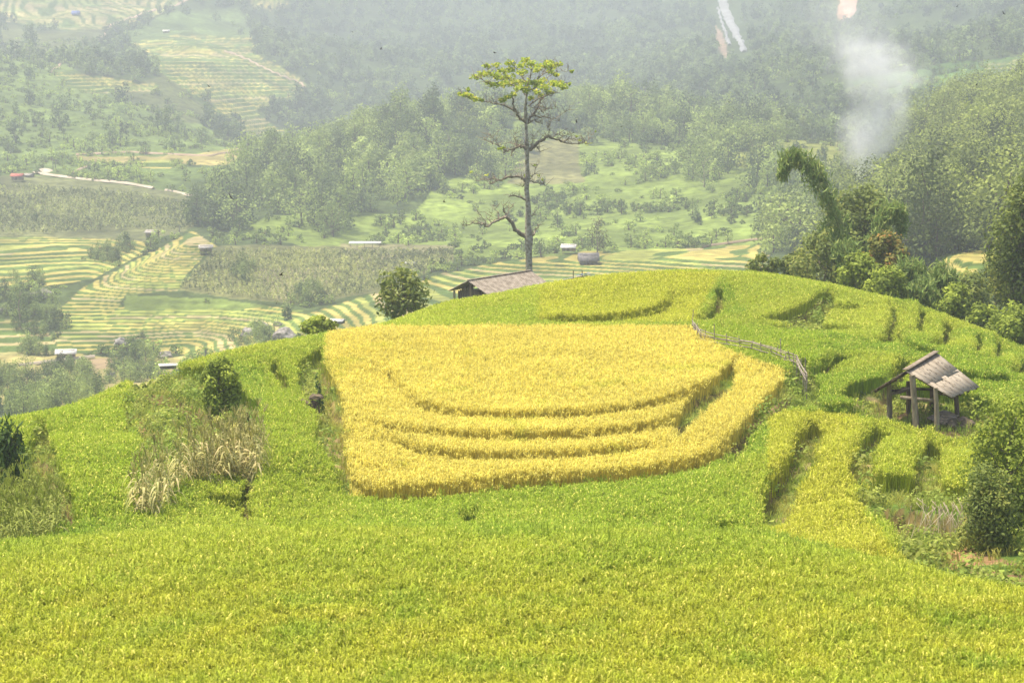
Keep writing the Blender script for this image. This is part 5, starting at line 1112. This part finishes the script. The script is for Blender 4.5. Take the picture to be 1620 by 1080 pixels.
for lb, px, py, Y, sp_, ro, ya, fl in (('larger swallow gliding over the ridge wood, wings swept back', 365, 312, 60, .33, .9, .5, .4), ('swallow banking over the maize field', 445, 435, 60, .30, .3, 2.2, .7), ('tiny swallow beside the far terraces', 331, 137, 85, .26, .2, .8, .8), ('tiny swallow high left of the lone tree', 603, 78, 90, .24, .5, 2, .6), ('swallow just above the lone tree crown', 783, 84, 90, .3, .1, 1.2, .5),
    ('dark swallow near the top right corner', 1514, 11, 90, .3, .4, 2.5, .8), ('swallow over the upper right terraces', 1588, 22, 95, .3, .8, .3, .5), ('swallow left of the brown far hut at upper right', 1545, 135, 90, .28, .3, 1.8, .6), ('small round-looking swallow right of the lone tree branches', 912, 192, 90, .22, 1.2, 1, .2), ('swallow in front of the hazy wood right of the tree', 983, 201, 95, .24, .2, 2.6, .8),
    ('swallow left of the lone tree trunk', 703, 320, 85, .26, .6, 1.5, .9), ('faint swallow at the upper middle', 558, 51, 100, .28, .2, .4, .3), ('faint swallow over the maize field near the grey hut', 317, 428, 75, .2, .2, 2, .3), ('faint swallow above the stubble, left of the bush', 437, 480, 75, .24, .7, 2.9, .6), ('faint swallow over the left mountain foot', 190, 146, 95, .26, .1, .2, .2), ('speck of a swallow at the edge of the plateau', 475, 223, 95, .24, 1.2, .2, .2), ('speck of a swallow over the smoke foot, by the meadow', 1154, 162, 95, .22, .2, .9, .3),
    ('swallow low over the rice beside the open hut', 1510, 537, 62, .16, .3, .5, .2)):
    bird(lb, px, py, Y, sp_, ro, ya, fl)
# ------------------------------------------------------------------ air
def box(name, lo, hi, mat):
    bm = bmesh.new(); bmesh.ops.create_cube(bm, size=1); me = bpy.data.meshes.new(name)
    for v in bm.verts: v.co = Vector([(l+h)/2+c*(h-l) for l, h, c in zip(lo, hi, v.co)])
    bm.to_mesh(me); bm.free(); me.materials.append(mat); return link(bpy.data.objects.new(name, me))
hm = bpy.data.materials.new('haze_air'); hm.use_nodes = True; nt = hm.node_tree; nt.nodes.remove(nt.nodes['Principled BSDF'])
pv = nt.nodes.new('ShaderNodeVolumePrincipled'); pv.inputs['Color'].default_value = (.725,.785,.885,1); pv.inputs['Density'].default_value = .00058; pv.inputs['Anisotropy'].default_value = .2
nt.links.new(pv.outputs[0], nt.nodes['Material Output'].inputs['Volume'])
_z = np.empty(len(far.data.vertices)*3, np.float32); far.data.vertices.foreach_get('co', _z); zs = _z[2::3]
hz = box('haze', (-1400, -60, float(zs.min())-8), (1400, 2340, float(zs.max())+12), hm)
tag(hz, 'pale haze filling the valley', 'haze', None, 'stuff')
# smoke from a field fire
sm = bpy.data.materials.new('smoke'); sm.use_nodes = True; nt = sm.node_tree; nt.nodes.remove(nt.nodes['Principled BSDF']); out = nt.nodes['Material Output']
pv = nt.nodes.new('ShaderNodeVolumePrincipled'); pv.inputs['Color'].default_value = (.97,.98,1,1); pv.inputs['Anisotropy'].default_value = .1; nt.links.new(pv.outputs[0], out.inputs['Volume'])
SY_ = 390.; P0 = q(1362, 305, SY_); k_ = SY_/FPX; Hs = 330*k_
tc = nt.nodes.new('ShaderNodeTexCoord'); sp = nt.nodes.new('ShaderNodeSeparateXYZ'); nt.links.new(tc.outputs['Object'], sp.inputs[0])
def mth(op, a, b=None, c=None):
    n = nt.nodes.new('ShaderNodeMath'); n.operation = op
    for i, v in enumerate((a, b, c)):
        if v is None: continue
        if isinstance(v, (int, float)): n.inputs[i].default_value = v
        else: nt.links.new(v, n.inputs[i])
    return n.outputs[0]
def curve(src, pts):
    n = nt.nodes.new('ShaderNodeFloatCurve'); c = n.mapping.curves[0]
    for i, (a, b) in enumerate(pts):
        if i < 2: c.points[i].location = (a, b)
        else: c.points.new(a, b)
    n.mapping.update(); nt.links.new(src, n.inputs['Value']); return n.outputs[0]
hgt = mth('DIVIDE', sp.outputs['Z'], Hs)      # 0 at the fire, 1 at the top
def nz3(scale, det, off=0):
    mp = nt.nodes.new('ShaderNodeMapping'); mp.inputs['Location'].default_value = (off, off*.7, off*1.3); nt.links.new(tc.outputs['Object'], mp.inputs[0]); n = nt.nodes.new('ShaderNodeTexNoise'); n.inputs['Scale'].default_value = scale; n.inputs['Detail'].default_value = det; n.inputs['Roughness'].default_value = .6; nt.links.new(mp.outputs[0], n.inputs['Vector']); return n.outputs['Fac']
axis = mth('MULTIPLY', mth('SUBTRACT', curve(hgt, [(0,.50),(.15,.52),(.32,.58),(.48,.63),(.62,.52),(.75,.42),(1,.20)]), .5), 34.)
axis = mth('ADD', axis, mth('MULTIPLY', mth('SUBTRACT', nz3(.09, 2), .5), 6.))
wid = mth('MULTIPLY', curve(hgt, [(0,.05),(.12,.20),(.28,.42),(.42,.46),(.55,.58),(.66,.62),(.8,.7),(1,.9)]), 16.)
dx = mth('SUBTRACT', sp.outputs['X'], axis); rr_ = mth('SQRT', mth('ADD', mth('MULTIPLY', dx, dx), mth('MULTIPLY', sp.outputs['Y'], mth('MULTIPLY', sp.outputs['Y'], 1.))))
rn = mth('DIVIDE', rr_, wid); rn = mth('ADD', rn, mth('MULTIPLY', mth('SUBTRACT', mth('ADD', mth('MULTIPLY', nz3(.10, 4, 5), .6), mth('MULTIPLY', nz3(.32, 6, 9), .4)), .5), 3.4))
body_ = mth('MAXIMUM', mth('SUBTRACT', 1., rn), 0.); dens = mth('MULTIPLY', mth('POWER', body_, 1.4), curve(hgt, [(0,.55),(.15,1.),(.30,.9),(.42,.55),(.55,.75),(.66,.6),(.76,.13),(.88,.05),(1,0)]))
nt.links.new(mth('MULTIPLY', dens, .27), pv.inputs['Density'])
bm = bmesh.new(); bmesh.ops.create_icosphere(bm, subdivisions=3, radius=1); me = bpy.data.meshes.new('smoke_plume')
for v in bm.verts: t = (v.co.z+1)/2; v.co = Vector((v.co.x*(19+5*t)+(1.5-6*t*t+3), v.co.y*17, t*Hs))
bm.to_mesh(me); bm.free(); me.materials.append(sm); so = link(bpy.data.objects.new('smoke_plume', me)); so.location = tuple(P0); tag(so, 'white smoke plume rising behind the round tree from a field fire', 'smoke', None, 'stuff')
sm.cycles.volume_step_rate = .35
